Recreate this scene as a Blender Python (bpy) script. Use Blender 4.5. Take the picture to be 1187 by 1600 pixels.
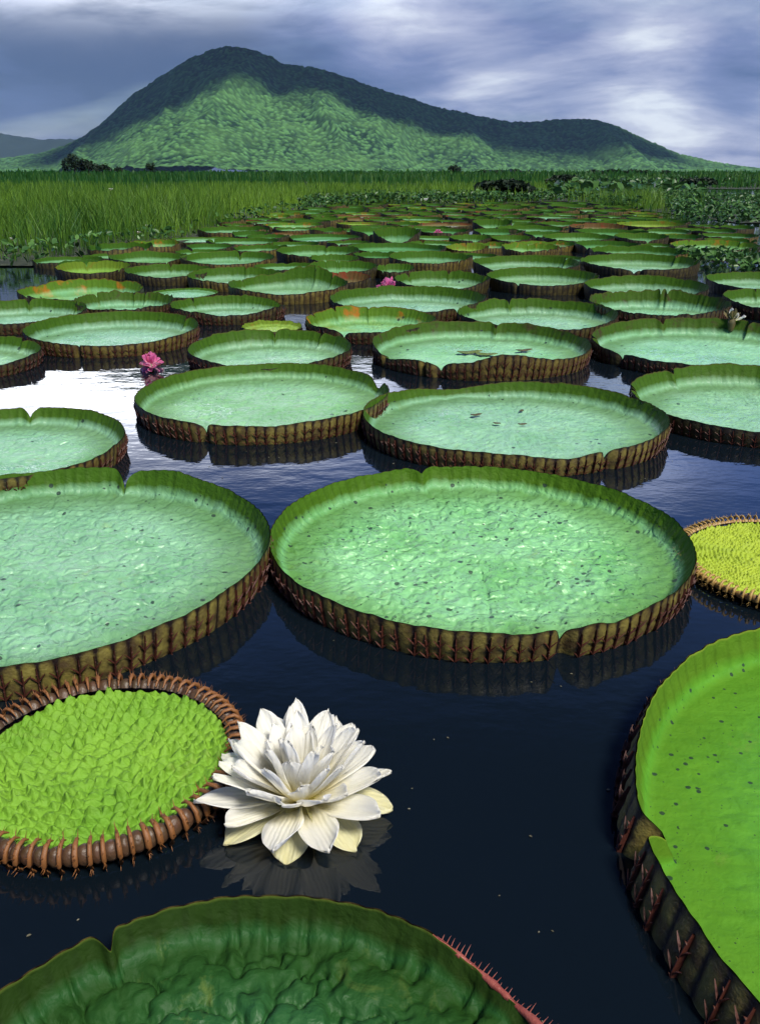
import bpy, math, random
import numpy as np
from mathutils import Vector, Matrix, Euler

for o in list(bpy.data.objects): bpy.data.objects.remove(o)
scene = bpy.context.scene
COL = scene.collection
R = math.radians
PI = math.pi

# ------------------------------------------------------------------ camera
CAM_H = 1.35
cam_d = bpy.data.cameras.new('camera')
cam = bpy.data.objects.new('camera', cam_d); COL.objects.link(cam)
cam.location = (0, 0, CAM_H)
cam.rotation_euler = (R(90 - 21.2), 0, 0)
cam_d.sensor_fit = 'VERTICAL'; cam_d.sensor_height = 36; cam_d.sensor_width = 36
cam_d.lens = 30.825
cam_d.clip_start = 0.05; cam_d.clip_end = 40000
scene.camera = cam

# ------------------------------------------------------------------ exposure
vs = scene.view_settings
vs.view_transform = 'Standard'; vs.look = 'None'; vs.gamma = 1.0; vs.use_curve_mapping = False
vs.exposure = 0.6
cy = scene.cycles
cy.use_adaptive_sampling = True; cy.adaptive_threshold = .025
cy.max_bounces = 6; cy.diffuse_bounces = 4; cy.glossy_bounces = 3; cy.transmission_bounces = 2; cy.transparent_max_bounces = 8; cy.volume_bounces = 0

# ------------------------------------------------------------------ sun
SUN_AZ = R(143)      # clockwise from straight ahead: to the right and a little behind the camera
SUN_EL = R(54)
SUNV = Vector((math.sin(SUN_AZ)*math.cos(SUN_EL), math.cos(SUN_AZ)*math.cos(SUN_EL), math.sin(SUN_EL)))
sun_d = bpy.data.lights.new('sun', 'SUN'); sun_d.energy = 4.6; sun_d.angle = R(15); sun_d.color = (1, .95, .86)
sun = bpy.data.objects.new('sun', sun_d); COL.objects.link(sun)
sun.rotation_euler = (-SUNV).to_track_quat('-Z', 'Y').to_euler()

# ------------------------------------------------------------------ sky
world = bpy.data.worlds.new('World'); scene.world = world
world.use_nodes = True
nt = world.node_tree; nt.nodes.clear()
def N(tree, kind, **kw):
    n = tree.nodes.new(kind)
    for k, v in kw.items():
        if k == 'op': n.operation = v
        elif k in ('inp',):
            for i, x in v.items(): n.inputs[i].default_value = x
        else: setattr(n, k, v)
    return n
def L(tree, a, b): tree.links.new(a, b)
def pix_dir(px, py):
    th = R(21.2); u = (px-593.5)/1370; v = (py-800)/1370
    return Vector((u, math.cos(th)-v*math.sin(th), -math.sin(th)-v*math.cos(th))).normalized()
def build_sky():
    out = N(nt, 'ShaderNodeOutputWorld'); bg = N(nt, 'ShaderNodeBackground'); bg.inputs[1].default_value = .07
    sky = N(nt, 'ShaderNodeTexSky'); sky.sky_type = 'NISHITA'; sky.sun_disc = False
    sky.sun_elevation = SUN_EL; sky.sun_rotation = SUN_AZ; sky.altitude = 100; sky.dust_density = .6; sky.ozone_density = 2.0
    tc = N(nt, 'ShaderNodeTexCoord')
    sep = N(nt, 'ShaderNodeSeparateXYZ'); L(nt, tc.outputs['Generated'], sep.inputs[0])
    def M(op, a, b=None, c=None, clamp=False):
        m = N(nt, 'ShaderNodeMath', op=op); m.use_clamp = clamp
        for i, x in enumerate((a, b, c)):
            if x is None: continue
            if isinstance(x, (int, float)): m.inputs[i].default_value = x
            else: L(nt, x, m.inputs[i])
        return m.outputs[0]
    zz = M('MAXIMUM', sep.outputs[2], 0.0)
    den = M('ADD', zz, .22)
    cx = M('DIVIDE', sep.outputs[0], den); cy = M('DIVIDE', sep.outputs[1], den)
    cmb = N(nt, 'ShaderNodeCombineXYZ'); L(nt, cx, cmb.inputs[0]); L(nt, cy, cmb.inputs[1])
    def noise(scale, detail, rough, dist, off):
        mp = N(nt, 'ShaderNodeMapping'); mp.inputs['Location'].default_value = off; L(nt, cmb.outputs[0], mp.inputs[0])
        mp.inputs['Rotation'].default_value = (0, 0, R(25))
        mp.inputs['Scale'].default_value = (.75, 1.0, 1)
        n = N(nt, 'ShaderNodeTexNoise'); L(nt, mp.outputs[0], n.inputs['Vector'])
        n.inputs['Scale'].default_value = scale; n.inputs['Detail'].default_value = detail
        n.inputs['Roughness'].default_value = rough; n.inputs['Distortion'].default_value = dist
        return n.outputs['Fac']
    n1 = noise(1.15, 8, .56, .7, (3.1, 1.7, 0)); n2 = noise(3.6, 7, .6, .4, (7.7, 4.2, 1.0))
    val = M('ADD', M('MULTIPLY', M('SUBTRACT', n1, .5), 1.1), M('MULTIPLY_ADD', M('SUBTRACT', n2, .5), .42, .5))
    # the large bright and dark banks of this sky, by direction
    banks = [((575, 5), .32, .09), ((690, 50), .16, .11), ((1130, 245), .30, .16), ((760, 165), .18, .09), ((920, 195), .14, .12), ((60, 210), .24, .09), ((1000, 60), .14, .12),
             ((170, 90), -.30, .12), ((330, 60), -.34, .07), ((640, 115), -.24, .05), ((880, 110), -.20, .10), ((1150, 140), -.22, .04), ((500, 95), -.26, .05),
             ((1080, -230), .25, .12), ((20, 40), -.10, .1)]
    for (p, w, s) in banks:
        d = pix_dir(*p)
        sub = N(nt, 'ShaderNodeVectorMath', op='DISTANCE'); L(nt, tc.outputs['Generated'], sub.inputs[0]); sub.inputs[1].default_value = d
        g = M('EXPONENT', M('MULTIPLY', M('MULTIPLY', sub.outputs['Value'], sub.outputs['Value']), -1/(s*s)))
        val = M('MULTIPLY_ADD', g, w, val)
    ramp = N(nt, 'ShaderNodeValToRGB'); cr = ramp.color_ramp
    stops = [(.28, (.38, .70, 1.95)), (.50, (.75, 1.2, 3.0)), (.68, (1.8, 2.25, 4.5)), (.86, (4.6, 4.9, 6.8)), (1.02, (8.5, 9.0, 9.8))]
    cr.elements[0].position = stops[0][0]; cr.elements[0].color = (*stops[0][1], 1)
    cr.elements[1].position = stops[-1][0]; cr.elements[1].color = (*stops[-1][1], 1)
    for p, c in stops[1:-1]:
        e = cr.elements.new(p); e.color = (*c, 1)
    L(nt, val, ramp.inputs[0])
    up = N(nt, 'ShaderNodeMapRange'); up.interpolation_type = 'SMOOTHSTEP'; L(nt, sep.outputs[2], up.inputs[0]); up.inputs[1].default_value = .15; up.inputs[2].default_value = .27; up.inputs[3].default_value = 1.0; up.inputs[4].default_value = 2.9
    dn_ = N(nt, 'ShaderNodeMapRange'); dn_.interpolation_type = 'SMOOTHSTEP'; L(nt, sep.outputs[2], dn_.inputs[0]); dn_.inputs[1].default_value = .33; dn_.inputs[2].default_value = .60; dn_.inputs[3].default_value = 1.0; dn_.inputs[4].default_value = .12
    updn = M('MULTIPLY', up.outputs[0], dn_.outputs[0])
    lift = N(nt, 'ShaderNodeVectorMath', op='SCALE'); L(nt, ramp.outputs[0], lift.inputs[0]); L(nt, updn, lift.inputs['Scale'])
    tn_ = N(nt, 'ShaderNodeMix', data_type='VECTOR'); L(nt, M('MULTIPLY', M('SUBTRACT', up.outputs[0], 1.0), .52), tn_.inputs[0]); tn_.inputs[4].default_value = (1, 1, 1); tn_.inputs[5].default_value = (.72, .98, 1.25)
    lift2 = N(nt, 'ShaderNodeVectorMath', op='MULTIPLY'); L(nt, lift.outputs[0], lift2.inputs[0]); L(nt, tn_.outputs[1], lift2.inputs[1])
    mix = N(nt, 'ShaderNodeMix', data_type='RGBA')
    L(nt, lift2.outputs[0], mix.inputs['A']); L(nt, sky.outputs[0], mix.inputs['B'])
    # gaps of clear sky higher up between the clouds
    gap = noise(1.3, 5, .5, .2, (11.0, 2.0, 3.0))
    mr = N(nt, 'ShaderNodeMapRange'); L(nt, gap, mr.inputs[0]); mr.inputs[1].default_value = .50; mr.inputs[2].default_value = .68; mr.inputs[3].default_value = .12; mr.inputs[4].default_value = .5
    L(nt, M('MULTIPLY', mr.outputs[0], dn_.outputs[0]), mix.inputs['Factor'])
    # sunlit cloud bank just above the frame, the one the water mirrors
    col = mix.outputs['Result']
    for (p, w, sg) in (((70, -165), 80, (.24, .052)), ((360, -190), 30, (.14, .05)), ((1070, -330), 14, (.09, .03))):
        d = pix_dir(*p)
        sub = N(nt, 'ShaderNodeVectorMath', op='SUBTRACT'); L(nt, tc.outputs['Generated'], sub.inputs[0]); sub.inputs[1].default_value = d
        scl = N(nt, 'ShaderNodeVectorMath', op='MULTIPLY'); L(nt, sub.outputs[0], scl.inputs[0]); scl.inputs[1].default_value = (1/sg[0], 1/sg[0], 1/sg[1])
        dt = N(nt, 'ShaderNodeVectorMath', op='DOT_PRODUCT'); L(nt, scl.outputs[0], dt.inputs[0]); L(nt, scl.outputs[0], dt.inputs[1])
        gq = M('EXPONENT', M('MULTIPLY', dt.outputs['Value'], -1.0))
        mrg = N(nt, 'ShaderNodeMapRange'); L(nt, n2, mrg.inputs[0]); mrg.inputs[1].default_value = .35; mrg.inputs[2].default_value = .62; mrg.inputs[3].default_value = .35; mrg.inputs[4].default_value = 1.0
        f = M('MULTIPLY', M('MULTIPLY', gq, mrg.outputs[0]), w)
        cm = N(nt, 'ShaderNodeVectorMath', op='SCALE'); cm.inputs[0].default_value = (.95, .97, 1.0); L(nt, f, cm.inputs['Scale'])
        ad = N(nt, 'ShaderNodeVectorMath', op='ADD'); L(nt, col, ad.inputs[0]); L(nt, cm.outputs[0], ad.inputs[1]); col = ad.outputs[0]
    L(nt, col, bg.inputs[0]); L(nt, bg.outputs[0], out.inputs[0])
build_sky()

# ------------------------------------------------------------------ helpers
def tag(o, label=None, cat=None, group=None, kind=None):
    if label: o['label'] = label
    if cat: o['category'] = cat
    if group: o['group'] = group
    if kind: o['kind'] = kind
    return o
def new_mesh(name, V, quads=None, tris=None, attrs=None, smooth=True):
    V = np.asarray(V, dtype=np.float32)
    me = bpy.data.meshes.new(name)
    q = np.zeros((0, 4), np.int32) if quads is None else np.asarray(quads, np.int32).reshape(-1, 4)
    t = np.zeros((0, 3), np.int32) if tris is None else np.asarray(tris, np.int32).reshape(-1, 3)
    me.vertices.add(len(V)); me.vertices.foreach_set('co', V.ravel())
    nl = q.size + t.size
    me.loops.add(nl); me.loops.foreach_set('vertex_index', np.concatenate([q.ravel(), t.ravel()]).astype(np.int32))
    npoly = len(q)+len(t); me.polygons.add(npoly)
    st = np.concatenate([np.arange(len(q))*4, len(q)*4+np.arange(len(t))*3]).astype(np.int32)
    me.polygons.foreach_set('loop_start', st)
    me.polygons.foreach_set('use_smooth', np.full(npoly, smooth, dtype=bool))
    for k, a in (attrs or {}).items():
        a = np.asarray(a, np.float32)
        if a.ndim == 1:
            at = me.attributes.new(k, 'FLOAT', 'POINT'); at.data.foreach_set('value', a)
        else:
            at = me.attributes.new(k, 'FLOAT_VECTOR', 'POINT'); at.data.foreach_set('vector', a.ravel())
    me.update(calc_edges=True); me.validate()
    return me
def link(name, me, mat=None, parent=None, loc=None, rot=None):
    o = bpy.data.objects.new(name, me); COL.objects.link(o)
    if mat is not None and me is not None and len(me.materials) == 0: me.materials.append(mat)
    if parent: o.parent = parent
    if loc: o.location = loc
    if rot: o.rotation_euler = rot
    return o
def empty(name, loc, rz=0):
    o = bpy.data.objects.new(name, None); COL.objects.link(o); o.location = loc; o.rotation_euler = (0, 0, rz); o.empty_display_size = .1
    return o
def hsh(ix, iy, s):
    h = (ix.astype(np.int64)*374761393 + iy.astype(np.int64)*668265263 + s*974634777) & 0xffffffff
    h = ((h ^ (h >> 13))*1274126177) & 0xffffffff
    h = ((h ^ (h >> 16))*2246822519) & 0xffffffff
    return ((h ^ (h >> 15)) & 0xffffff)/float(0xffffff)
def vn(x, y, s=0):
    ix = np.floor(x); iy = np.floor(y); fx = x-ix; fy = y-iy
    fx = fx*fx*(3-2*fx); fy = fy*fy*(3-2*fy)
    a = hsh(ix, iy, s); b = hsh(ix+1, iy, s); c = hsh(ix, iy+1, s); d = hsh(ix+1, iy+1, s)
    return (a*(1-fx)+b*fx)*(1-fy)+(c*(1-fx)+d*fx)*fy
def fbm(x, y, s=0, o=4, g=.5):
    r = 0; a = 1; t = 0
    for k in range(o):
        r = r+a*vn(x*2**k, y*2**k, s+k*17); t += a; a *= g
    return r/t
def worley(x, y, s=0, jit=.9):
    ix = np.floor(x); iy = np.floor(y); d = np.full(np.shape(x), 9.0); hid = np.zeros(np.shape(x))
    for i in (-1, 0, 1):
        for j in (-1, 0, 1):
            px = ix+i+.5+jit*(hsh(ix+i, iy+j, s)-.5); py = iy+j+.5+jit*(hsh(ix+i, iy+j, s+5)-.5)
            q = np.hypot(x-px, y-py); m = q < d
            d = np.where(m, q, d); hid = np.where(m, hsh(ix+i, iy+j, s+9), hid)
    return d, hid
def sm(e0, e1, x):
    t = np.clip((x-e0)/(e1-e0), 0, 1); return t*t*(3-2*t)

# ------------------------------------------------------------------ materials
def new_mat(name):
    m = bpy.data.materials.new(name); m.use_nodes = True
    t = m.node_tree; t.nodes.clear()
    out = N(t, 'ShaderNodeOutputMaterial'); p = N(t, 'ShaderNodeBsdfPrincipled'); L(t, p.outputs[0], out.inputs[0])
    return m, t, p, out
def tmath(t, op, a, b=None, clamp=False):
    m = N(t, 'ShaderNodeMath', op=op); m.use_clamp = clamp
    for i, x in enumerate((a, b)):
        if x is None: continue
        if isinstance(x, (int, float)): m.inputs[i].default_value = x
        else: L(t, x, m.inputs[i])
    return m.outputs[0]
def tmix(t, f, a, b, mode='MIX'):
    m = N(t, 'ShaderNodeMix', data_type='RGBA'); m.blend_type = mode; m.clamp_factor = True
    for key, x in (('Factor', f), ('A', a), ('B', b)):
        s = m.inputs[key] if key == 'Factor' else [i for i in m.inputs if i.name == key and i.type == 'RGBA'][0]
        if key == 'Factor': s = m.inputs[0]
        if isinstance(x, (int, float)): s.default_value = x
        elif isinstance(x, tuple): s.default_value = (*x, 1)
        else: L(t, x, s)
    return [o for o in m.outputs if o.type == 'RGBA'][0]
def tnoise(t, scale, detail=4, rough=.55, vec=None, dist=0):
    n = N(t, 'ShaderNodeTexNoise'); n.inputs['Scale'].default_value = scale; n.inputs['Detail'].default_value = detail
    n.inputs['Roughness'].default_value = rough; n.inputs['Distortion'].default_value = dist
    if vec is not None: L(t, vec, n.inputs['Vector'])
    return n.outputs['Fac']
def tramp(t, fac, stops, interp='LINEAR'):
    r = N(t, 'ShaderNodeMapRange'); r.interpolation_type = 'SMOOTHSTEP' if interp != 'LINEAR' else 'LINEAR'
    r.clamp = True
    L(t, fac, r.inputs[0])
    for i, v in enumerate(stops): r.inputs[1+i].default_value = v
    return r.outputs[0]
def tattr(t, name):
    a = N(t, 'ShaderNodeAttribute'); a.attribute_name = name; return a
def tbump(t, p, h, strength, dist):
    b = N(t, 'ShaderNodeBump'); b.inputs['Strength'].default_value = strength; b.inputs['Distance'].default_value = dist
    L(t, h, b.inputs['Height']); L(t, b.outputs[0], p.inputs['Normal'])

def mat_leaf(name, floor, floor2, rim, lip, spots=.35, rough=.42, bump=.5, decay=None, finebump=60, spotscale=34, spec=.5, wet=0, netscale=17):
    m, t, p, out = new_mat(name)
    tc = N(t, 'ShaderNodeTexCoord').outputs['Object']
    ri = tattr(t, 'rim').outputs['Fac']; rb = tattr(t, 'rib').outputs['Fac']
    oi = N(t, 'ShaderNodeObjectInfo').outputs['Random']
    n1 = tnoise(t, 3.2, 5, .6, tc, .3); n2 = tnoise(t, 26, 4, .6, tc)
    f = tmix(t, tramp(t, n1, (.35, .68, 0, 1)), floor, floor2)
    hs = N(t, 'ShaderNodeHueSaturation'); L(t, f, hs.inputs['Color'])
    L(t, tramp(t, n2, (.25, .75, .82, 1.18)), hs.inputs['Value'])
    L(t, tramp(t, oi, (0, 1, .485, .515)), hs.inputs['Hue'])
    c = hs.outputs[0]
    nb = tnoise(t, 7.5, 6, .7, tc, .6)
    c = tmix(t, tramp(t, nb, (.60, .74, 0, .5)), c, (.17, .23, .05))
    # the wall: yellower green, darker veins running up it
    rim = tuple(x*.74 for x in rim)
    rimc = tmix(t, tramp(t, rb, (.35, 1.0, 0, .45)), rim, tuple(x*.55 for x in rim))
    rimc = tmix(t, tramp(t, n2, (.3, .75, 0, .35)), rimc, tuple(x*1.35 for x in rim))
    if decay:
        nd = tnoise(t, 5.0, 5, .65, tc, .4)
        rimc = tmix(t, tramp(t, nd, (.55, .66, 0, 1)), rimc, decay)
    wig = tmath(t, 'MULTIPLY_ADD', tmath(t, 'SUBTRACT', n2, .5), .25)
    wig.node.inputs[2].default_value = 0
    rr = tmath(t, 'ADD', ri, wig)
    c = tmix(t, tramp(t, rr, (.0, .48, 0, 1)), c, rimc)
    if lip: c = tmix(t, tramp(t, ri, (.93, 1.0, 0, 1)), c, lip)
    if spots > 0:
        vo = N(t, 'ShaderNodeTexVoronoi'); vo.inputs['Scale'].default_value = spotscale; L(t, tc, vo.inputs['Vector'])
        dn = tmath(t, 'ADD', vo.outputs['Distance'], tmath(t, 'MULTIPLY', tnoise(t, 90, 2, .5, tc), .18))
        cs = N(t, 'ShaderNodeSeparateColor'); L(t, vo.outputs['Color'], cs.inputs[0])
        sz = tmath(t, 'MULTIPLY', tmath(t, 'POWER', cs.outputs[0], 1.6), .38)
        keep = tramp(t, tmath(t, 'ADD', tnoise(t, 1.7, 3, .6, tc), tmath(t, 'MULTIPLY', cs.outputs[1], .35)), (.98-spots, 1.0-spots, 0, 1))
        hit = tmath(t, 'MULTIPLY', tmath(t, 'LESS_THAN', dn, tmath(t, 'ADD', sz, .03)), tmath(t, 'GREATER_THAN', keep, .5))
        hit = tmath(t, 'MULTIPLY', hit, tmath(t, 'LESS_THAN', ri, .5))
        c = tmix(t, tmath(t, 'MULTIPLY', hit, .85), c, (.012, .02, .022))
        v2 = N(t, 'ShaderNodeTexVoronoi'); v2.inputs['Scale'].default_value = spotscale*2.6; L(t, tc, v2.inputs['Vector'])
        c2 = N(t, 'ShaderNodeSeparateColor'); L(t, v2.outputs['Color'], c2.inputs[0])
        k2 = tmath(t, 'GREATER_THAN', tmath(t, 'ADD', tnoise(t, 2.6, 4, .65, tc), tmath(t, 'MULTIPLY', c2.outputs[1], .3)), 1.06-spots*.75)
        h2 = tmath(t, 'MULTIPLY', tmath(t, 'MULTIPLY', tmath(t, 'LESS_THAN', v2.outputs['Distance'], tmath(t, 'MULTIPLY', c2.outputs[0], .26)), k2), tmath(t, 'LESS_THAN', ri, .4))
        c = tmix(t, tmath(t, 'MULTIPLY', h2, .8), c, (.012, .018, .016))
    L(t, c, p.inputs['Base Color'])
    ro = tmath(t, 'ADD', tramp(t, n2, (.2, .8, rough-.06, rough+.14)), tmath(t, 'MULTIPLY', ri, .3))
    if wet:
        wn = tnoise(t, 1.6, 4, .55, N(t, 'ShaderNodeNewGeometry').outputs['Position'], .3)
        wm = tmath(t, 'MULTIPLY', tramp(t, wn, (.60-wet, .68-wet, 0, 1)), tramp(t, ri, (.0, .12, 1, 0)))
        m2 = N(t, 'ShaderNodeMix', data_type='FLOAT'); L(t, wm, m2.inputs[0]); L(t, ro, m2.inputs[2]); m2.inputs[3].default_value = .14; ro = m2.outputs[0]
    L(t, ro, p.inputs['Roughness'])
    L(t, tramp(t, ri, (.0, .22, spec, .08)), p.inputs['Specular IOR Level'])
    h = tmath(t, 'ADD', tmath(t, 'MULTIPLY', tnoise(t, finebump, 3, .55, tc, .4), 1.0), tmath(t, 'MULTIPLY', tnoise(t, finebump*4, 2, .5, tc), .2))
    wv = N(t, 'ShaderNodeVectorMath', op='ADD'); dn3 = N(t, 'ShaderNodeTexNoise'); dn3.inputs['Scale'].default_value = 9; L(t, tc, dn3.inputs['Vector'])
    sc3 = N(t, 'ShaderNodeVectorMath', op='SCALE'); L(t, dn3.outputs['Color'], sc3.inputs[0]); sc3.inputs['Scale'].default_value = .10
    L(t, tc, wv.inputs[0]); L(t, sc3.outputs[0], wv.inputs[1])
    ve = N(t, 'ShaderNodeTexVoronoi'); ve.feature = 'DISTANCE_TO_EDGE'; ve.inputs['Scale'].default_value = netscale; L(t, wv.outputs[0], ve.inputs['Vector'])
    net = tmath(t, 'MULTIPLY', tramp(t, ve.outputs['Distance'], (0, .28, 0, 1), 'S'), tramp(t, ri, (.05, .4, 1, 0)))
    h = tmath(t, 'ADD', h, tmath(t, 'MULTIPLY', net, .55))
    tbump(t, p, h, bump, .010)
    return m
def mat_under(name, rib, cell, cell2, rough=.5):
    m, t, p, out = new_mat(name)
    tc = N(t, 'ShaderNodeTexCoord').outputs['Object']
    ce = tattr(t, 'cell').outputs['Fac']
    n = tnoise(t, 18, 4, .6, tc); n3 = tnoise(t, 70, 3, .6, tc)
    c = tmix(t, tramp(t, n, (.35, .65, 0, 1)), cell, cell2)
    c = tmix(t, tramp(t, tmath(t, 'ADD', ce, tmath(t, 'MULTIPLY', tmath(t, 'SUBTRACT', n3, .5), .5)), (.15, .6, 1, 0)), c, rib)
    L(t, c, p.inputs['Base Color']); p.inputs['Roughness'].default_value = rough
    tbump(t, p, n3, .6, .006)
    return m
def mat_simple(name, a, b, scale=12, rough=.6, bump=.3, spec=.4, bscale=None, bd=.01):
    m, t, p, out = new_mat(name)
    tc = N(t, 'ShaderNodeTexCoord').outputs['Object']
    c = tmix(t, tramp(t, tnoise(t, scale, 5, .6, tc), (.3, .7, 0, 1)), a, b)
    L(t, c, p.inputs['Base Color']); p.inputs['Roughness'].default_value = rough; p.inputs['Specular IOR Level'].default_value = spec
    if bump: tbump(t, p, tnoise(t, bscale or scale*4, 4, .6, tc), bump, bd)
    return m
def mat_foliage(name, c1, c2, rough=.55, trans=.25):
    m, t, p, out = new_mat(name)
    a = tattr(t, 'tint').outputs['Fac']
    c = tmix(t, a, c1, c2)
    L(t, c, p.inputs['Base Color']); p.inputs['Roughness'].default_value = rough; p.inputs['Specular IOR Level'].default_value = .25
    tr = N(t, 'ShaderNodeBsdfTranslucent'); L(t, c, tr.inputs[0])
    mx = N(t, 'ShaderNodeMixShader'); mx.inputs[0].default_value = trans
    L(t, p.outputs[0], mx.inputs[1]); L(t, tr.outputs[0], mx.inputs[2]); L(t, mx.outputs[0], out.inputs[0])
    return m

def mat_water():
    m, t, p, out = new_mat('water')
    p.inputs['Base Color'].default_value = (.0025, .005, .008, 1); p.inputs['Roughness'].default_value = .015; p.inputs['IOR'].default_value = 1.38
    geo = N(t, 'ShaderNodeNewGeometry').outputs['Position']
    mp = N(t, 'ShaderNodeMapping'); L(t, geo, mp.inputs[0]); mp.inputs['Scale'].default_value = (1, 1.6, 1)
    h = tmath(t, 'ADD', tnoise(t, 5.0, 3, .5, mp.outputs[0]), tmath(t, 'MULTIPLY', tnoise(t, 24, 2, .5, mp.outputs[0]), .16))
    tbump(t, p, h, .035, .05)
    return m
W = mat_water()

# ------------------------------------------------------------------ water
def grid_sheet(name, xs, ys, z, mat, keep=None, kind='structure', zfun=None):
    X, Y = np.meshgrid(xs, ys); V = np.stack([X, Y, np.full_like(X, z) if zfun is None else zfun(X, Y)], -1).reshape(-1, 3)
    ny, nx = X.shape; i = np.arange(ny-1)[:, None]*nx+np.arange(nx-1)[None]
    Q = np.stack([i, i+1, i+1+nx, i+nx], -1)
    if keep is not None:
        xc = (X[:-1, :-1]+X[1:, 1:])/2; yc = (Y[:-1, :-1]+Y[1:, 1:])/2
        Q = Q[keep(xc, yc)]
    o = link(name, new_mesh(name, V, Q.reshape(-1, 4)), mat); tag(o, kind=kind); return o
axis = np.array([-9000, -3000, -1000, -300, -100, -30, -10, 0, 10, 30, 100, 300, 1000, 3000, 9000.])
o = grid_sheet('water', axis, axis, 0, W); tag(o, 'dark still lagoon water mirroring the cloudy sky', 'water')

# ------------------------------------------------------------------ mountain and far hill
def silhouette(pts):
    az, el = [], []
    for x, y in pts:
        d = pix_dir(x, y); az.append(d.x/d.y); el.append(d.z/d.y)
    return np.array(az), np.array(el)
SIL = [(-260, 268), (-160, 262), (-70, 254), (0, 246), (60, 238), (100, 226), (125, 215), (155, 195), (185, 169), (210, 146), (240, 128), (270, 108), (300, 90), (330, 78), (358, 71), (385, 74),
       (410, 81), (428, 88), (440, 97), (490, 104), (530, 115), (600, 140), (680, 165), (740, 178), (800, 189), (850, 188), (900, 184), (935, 186), (970, 198), (1010, 217),
       (1060, 240), (1120, 254), (1187, 265), (1260, 268)]
MAT_FOREST = None
def mat_forest():
    m, t, p, out = new_mat('forest_canopy')
    a = tattr(t, 'tint').outputs['Fac']
    geo = N(t, 'ShaderNodeNewGeometry').outputs['Position']
    big = tnoise(t, .006, 4, .55, geo)
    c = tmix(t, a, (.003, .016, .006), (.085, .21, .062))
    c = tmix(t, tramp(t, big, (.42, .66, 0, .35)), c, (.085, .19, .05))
    L(t, c, p.inputs['Base Color']); p.inputs['Roughness'].default_value = .8; p.inputs['Specular IOR Level'].default_value = .1
    return m
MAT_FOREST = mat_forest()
def build_mountain():
    az, el = silhouette(SIL); YR = 4500.
    xs = np.arange(-2750, 2350, 5.); ys = np.concatenate([np.arange(2900, 4560, 6.), np.arange(4560, 5400, 40.)])
    X, Y = np.meshgrid(xs, ys)
    yr = YR+60*np.sin(X/420.)
    h = np.interp(X/YR, az, el)*yr
    Lf = h*2.3+260
    t = (yr-Y)/Lf; tb = (Y-yr)/(h*1.8+200)
    wx = X+(fbm(X/260., Y/400., 4, 3)-.5)*220
    spur = 1-np.abs(2*vn(wx/330.+.35, Y/2600., 11)-1)**.9
    spur2 = 1-np.abs(2*vn(wx/130., Y/900., 21)-1)
    tf = np.clip(t, 0, 1)
    prof = (1-tf)**1.35
    z = h*prof
    env = np.sin(PI*np.clip(tf*.92+.0, 0, 1))**1.0
    z = z+env*(h*.34+5)*(spur-.66)+env*(h*.11+4)*(spur2-.55)
    z = np.where(Y > yr, h*np.clip(1-tb, 0, 1)**1.2, z)
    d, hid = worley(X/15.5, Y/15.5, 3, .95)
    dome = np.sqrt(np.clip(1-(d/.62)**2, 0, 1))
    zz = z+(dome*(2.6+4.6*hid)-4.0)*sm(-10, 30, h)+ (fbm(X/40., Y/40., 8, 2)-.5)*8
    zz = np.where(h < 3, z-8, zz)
    tint = np.clip(.02+1.0*hid**1.2*dome+.25*(fbm(X/120., Y/120., 31, 3)-.5), 0, 1)  # random tree tone; crown gaps darkened too, relief shade put into the tint
    V = np.stack([X, Y, zz], -1).reshape(-1, 3); ny, nx = X.shape
    i = np.arange(ny-1)[:, None]*nx+np.arange(nx-1)[None]
    Q = np.stack([i, i+1, i+1+nx, i+nx], -1)
    ok = (zz[:-1, :-1] > -7) | (zz[1:, 1:] > -7)
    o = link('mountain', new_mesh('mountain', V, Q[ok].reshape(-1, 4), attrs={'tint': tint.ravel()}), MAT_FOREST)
    tag(o, 'forested green mountain with a rounded summit and long right shoulder', 'mountain', kind='structure')
build_mountain()
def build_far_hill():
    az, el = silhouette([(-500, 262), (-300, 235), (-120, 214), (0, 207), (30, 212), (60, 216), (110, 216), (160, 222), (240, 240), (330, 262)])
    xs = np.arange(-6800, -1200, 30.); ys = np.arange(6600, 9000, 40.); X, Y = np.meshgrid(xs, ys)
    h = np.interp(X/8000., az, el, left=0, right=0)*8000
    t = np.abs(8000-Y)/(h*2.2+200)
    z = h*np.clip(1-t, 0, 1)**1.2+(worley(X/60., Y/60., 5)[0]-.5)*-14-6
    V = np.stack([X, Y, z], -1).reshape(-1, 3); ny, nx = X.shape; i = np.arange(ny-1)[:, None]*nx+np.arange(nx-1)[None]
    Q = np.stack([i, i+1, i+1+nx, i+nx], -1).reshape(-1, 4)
    o = link('far_hill', new_mesh('far_hill', V, Q, attrs={'tint': np.full(len(V), .25)}), mat_simple('far_forest_shaded', (.006, .016, .014), (.012, .026, .02), .01, .9, 0))  # dark forest tone, with cloud shade put into the base colour
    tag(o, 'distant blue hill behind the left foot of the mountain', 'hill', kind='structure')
build_far_hill()

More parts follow.
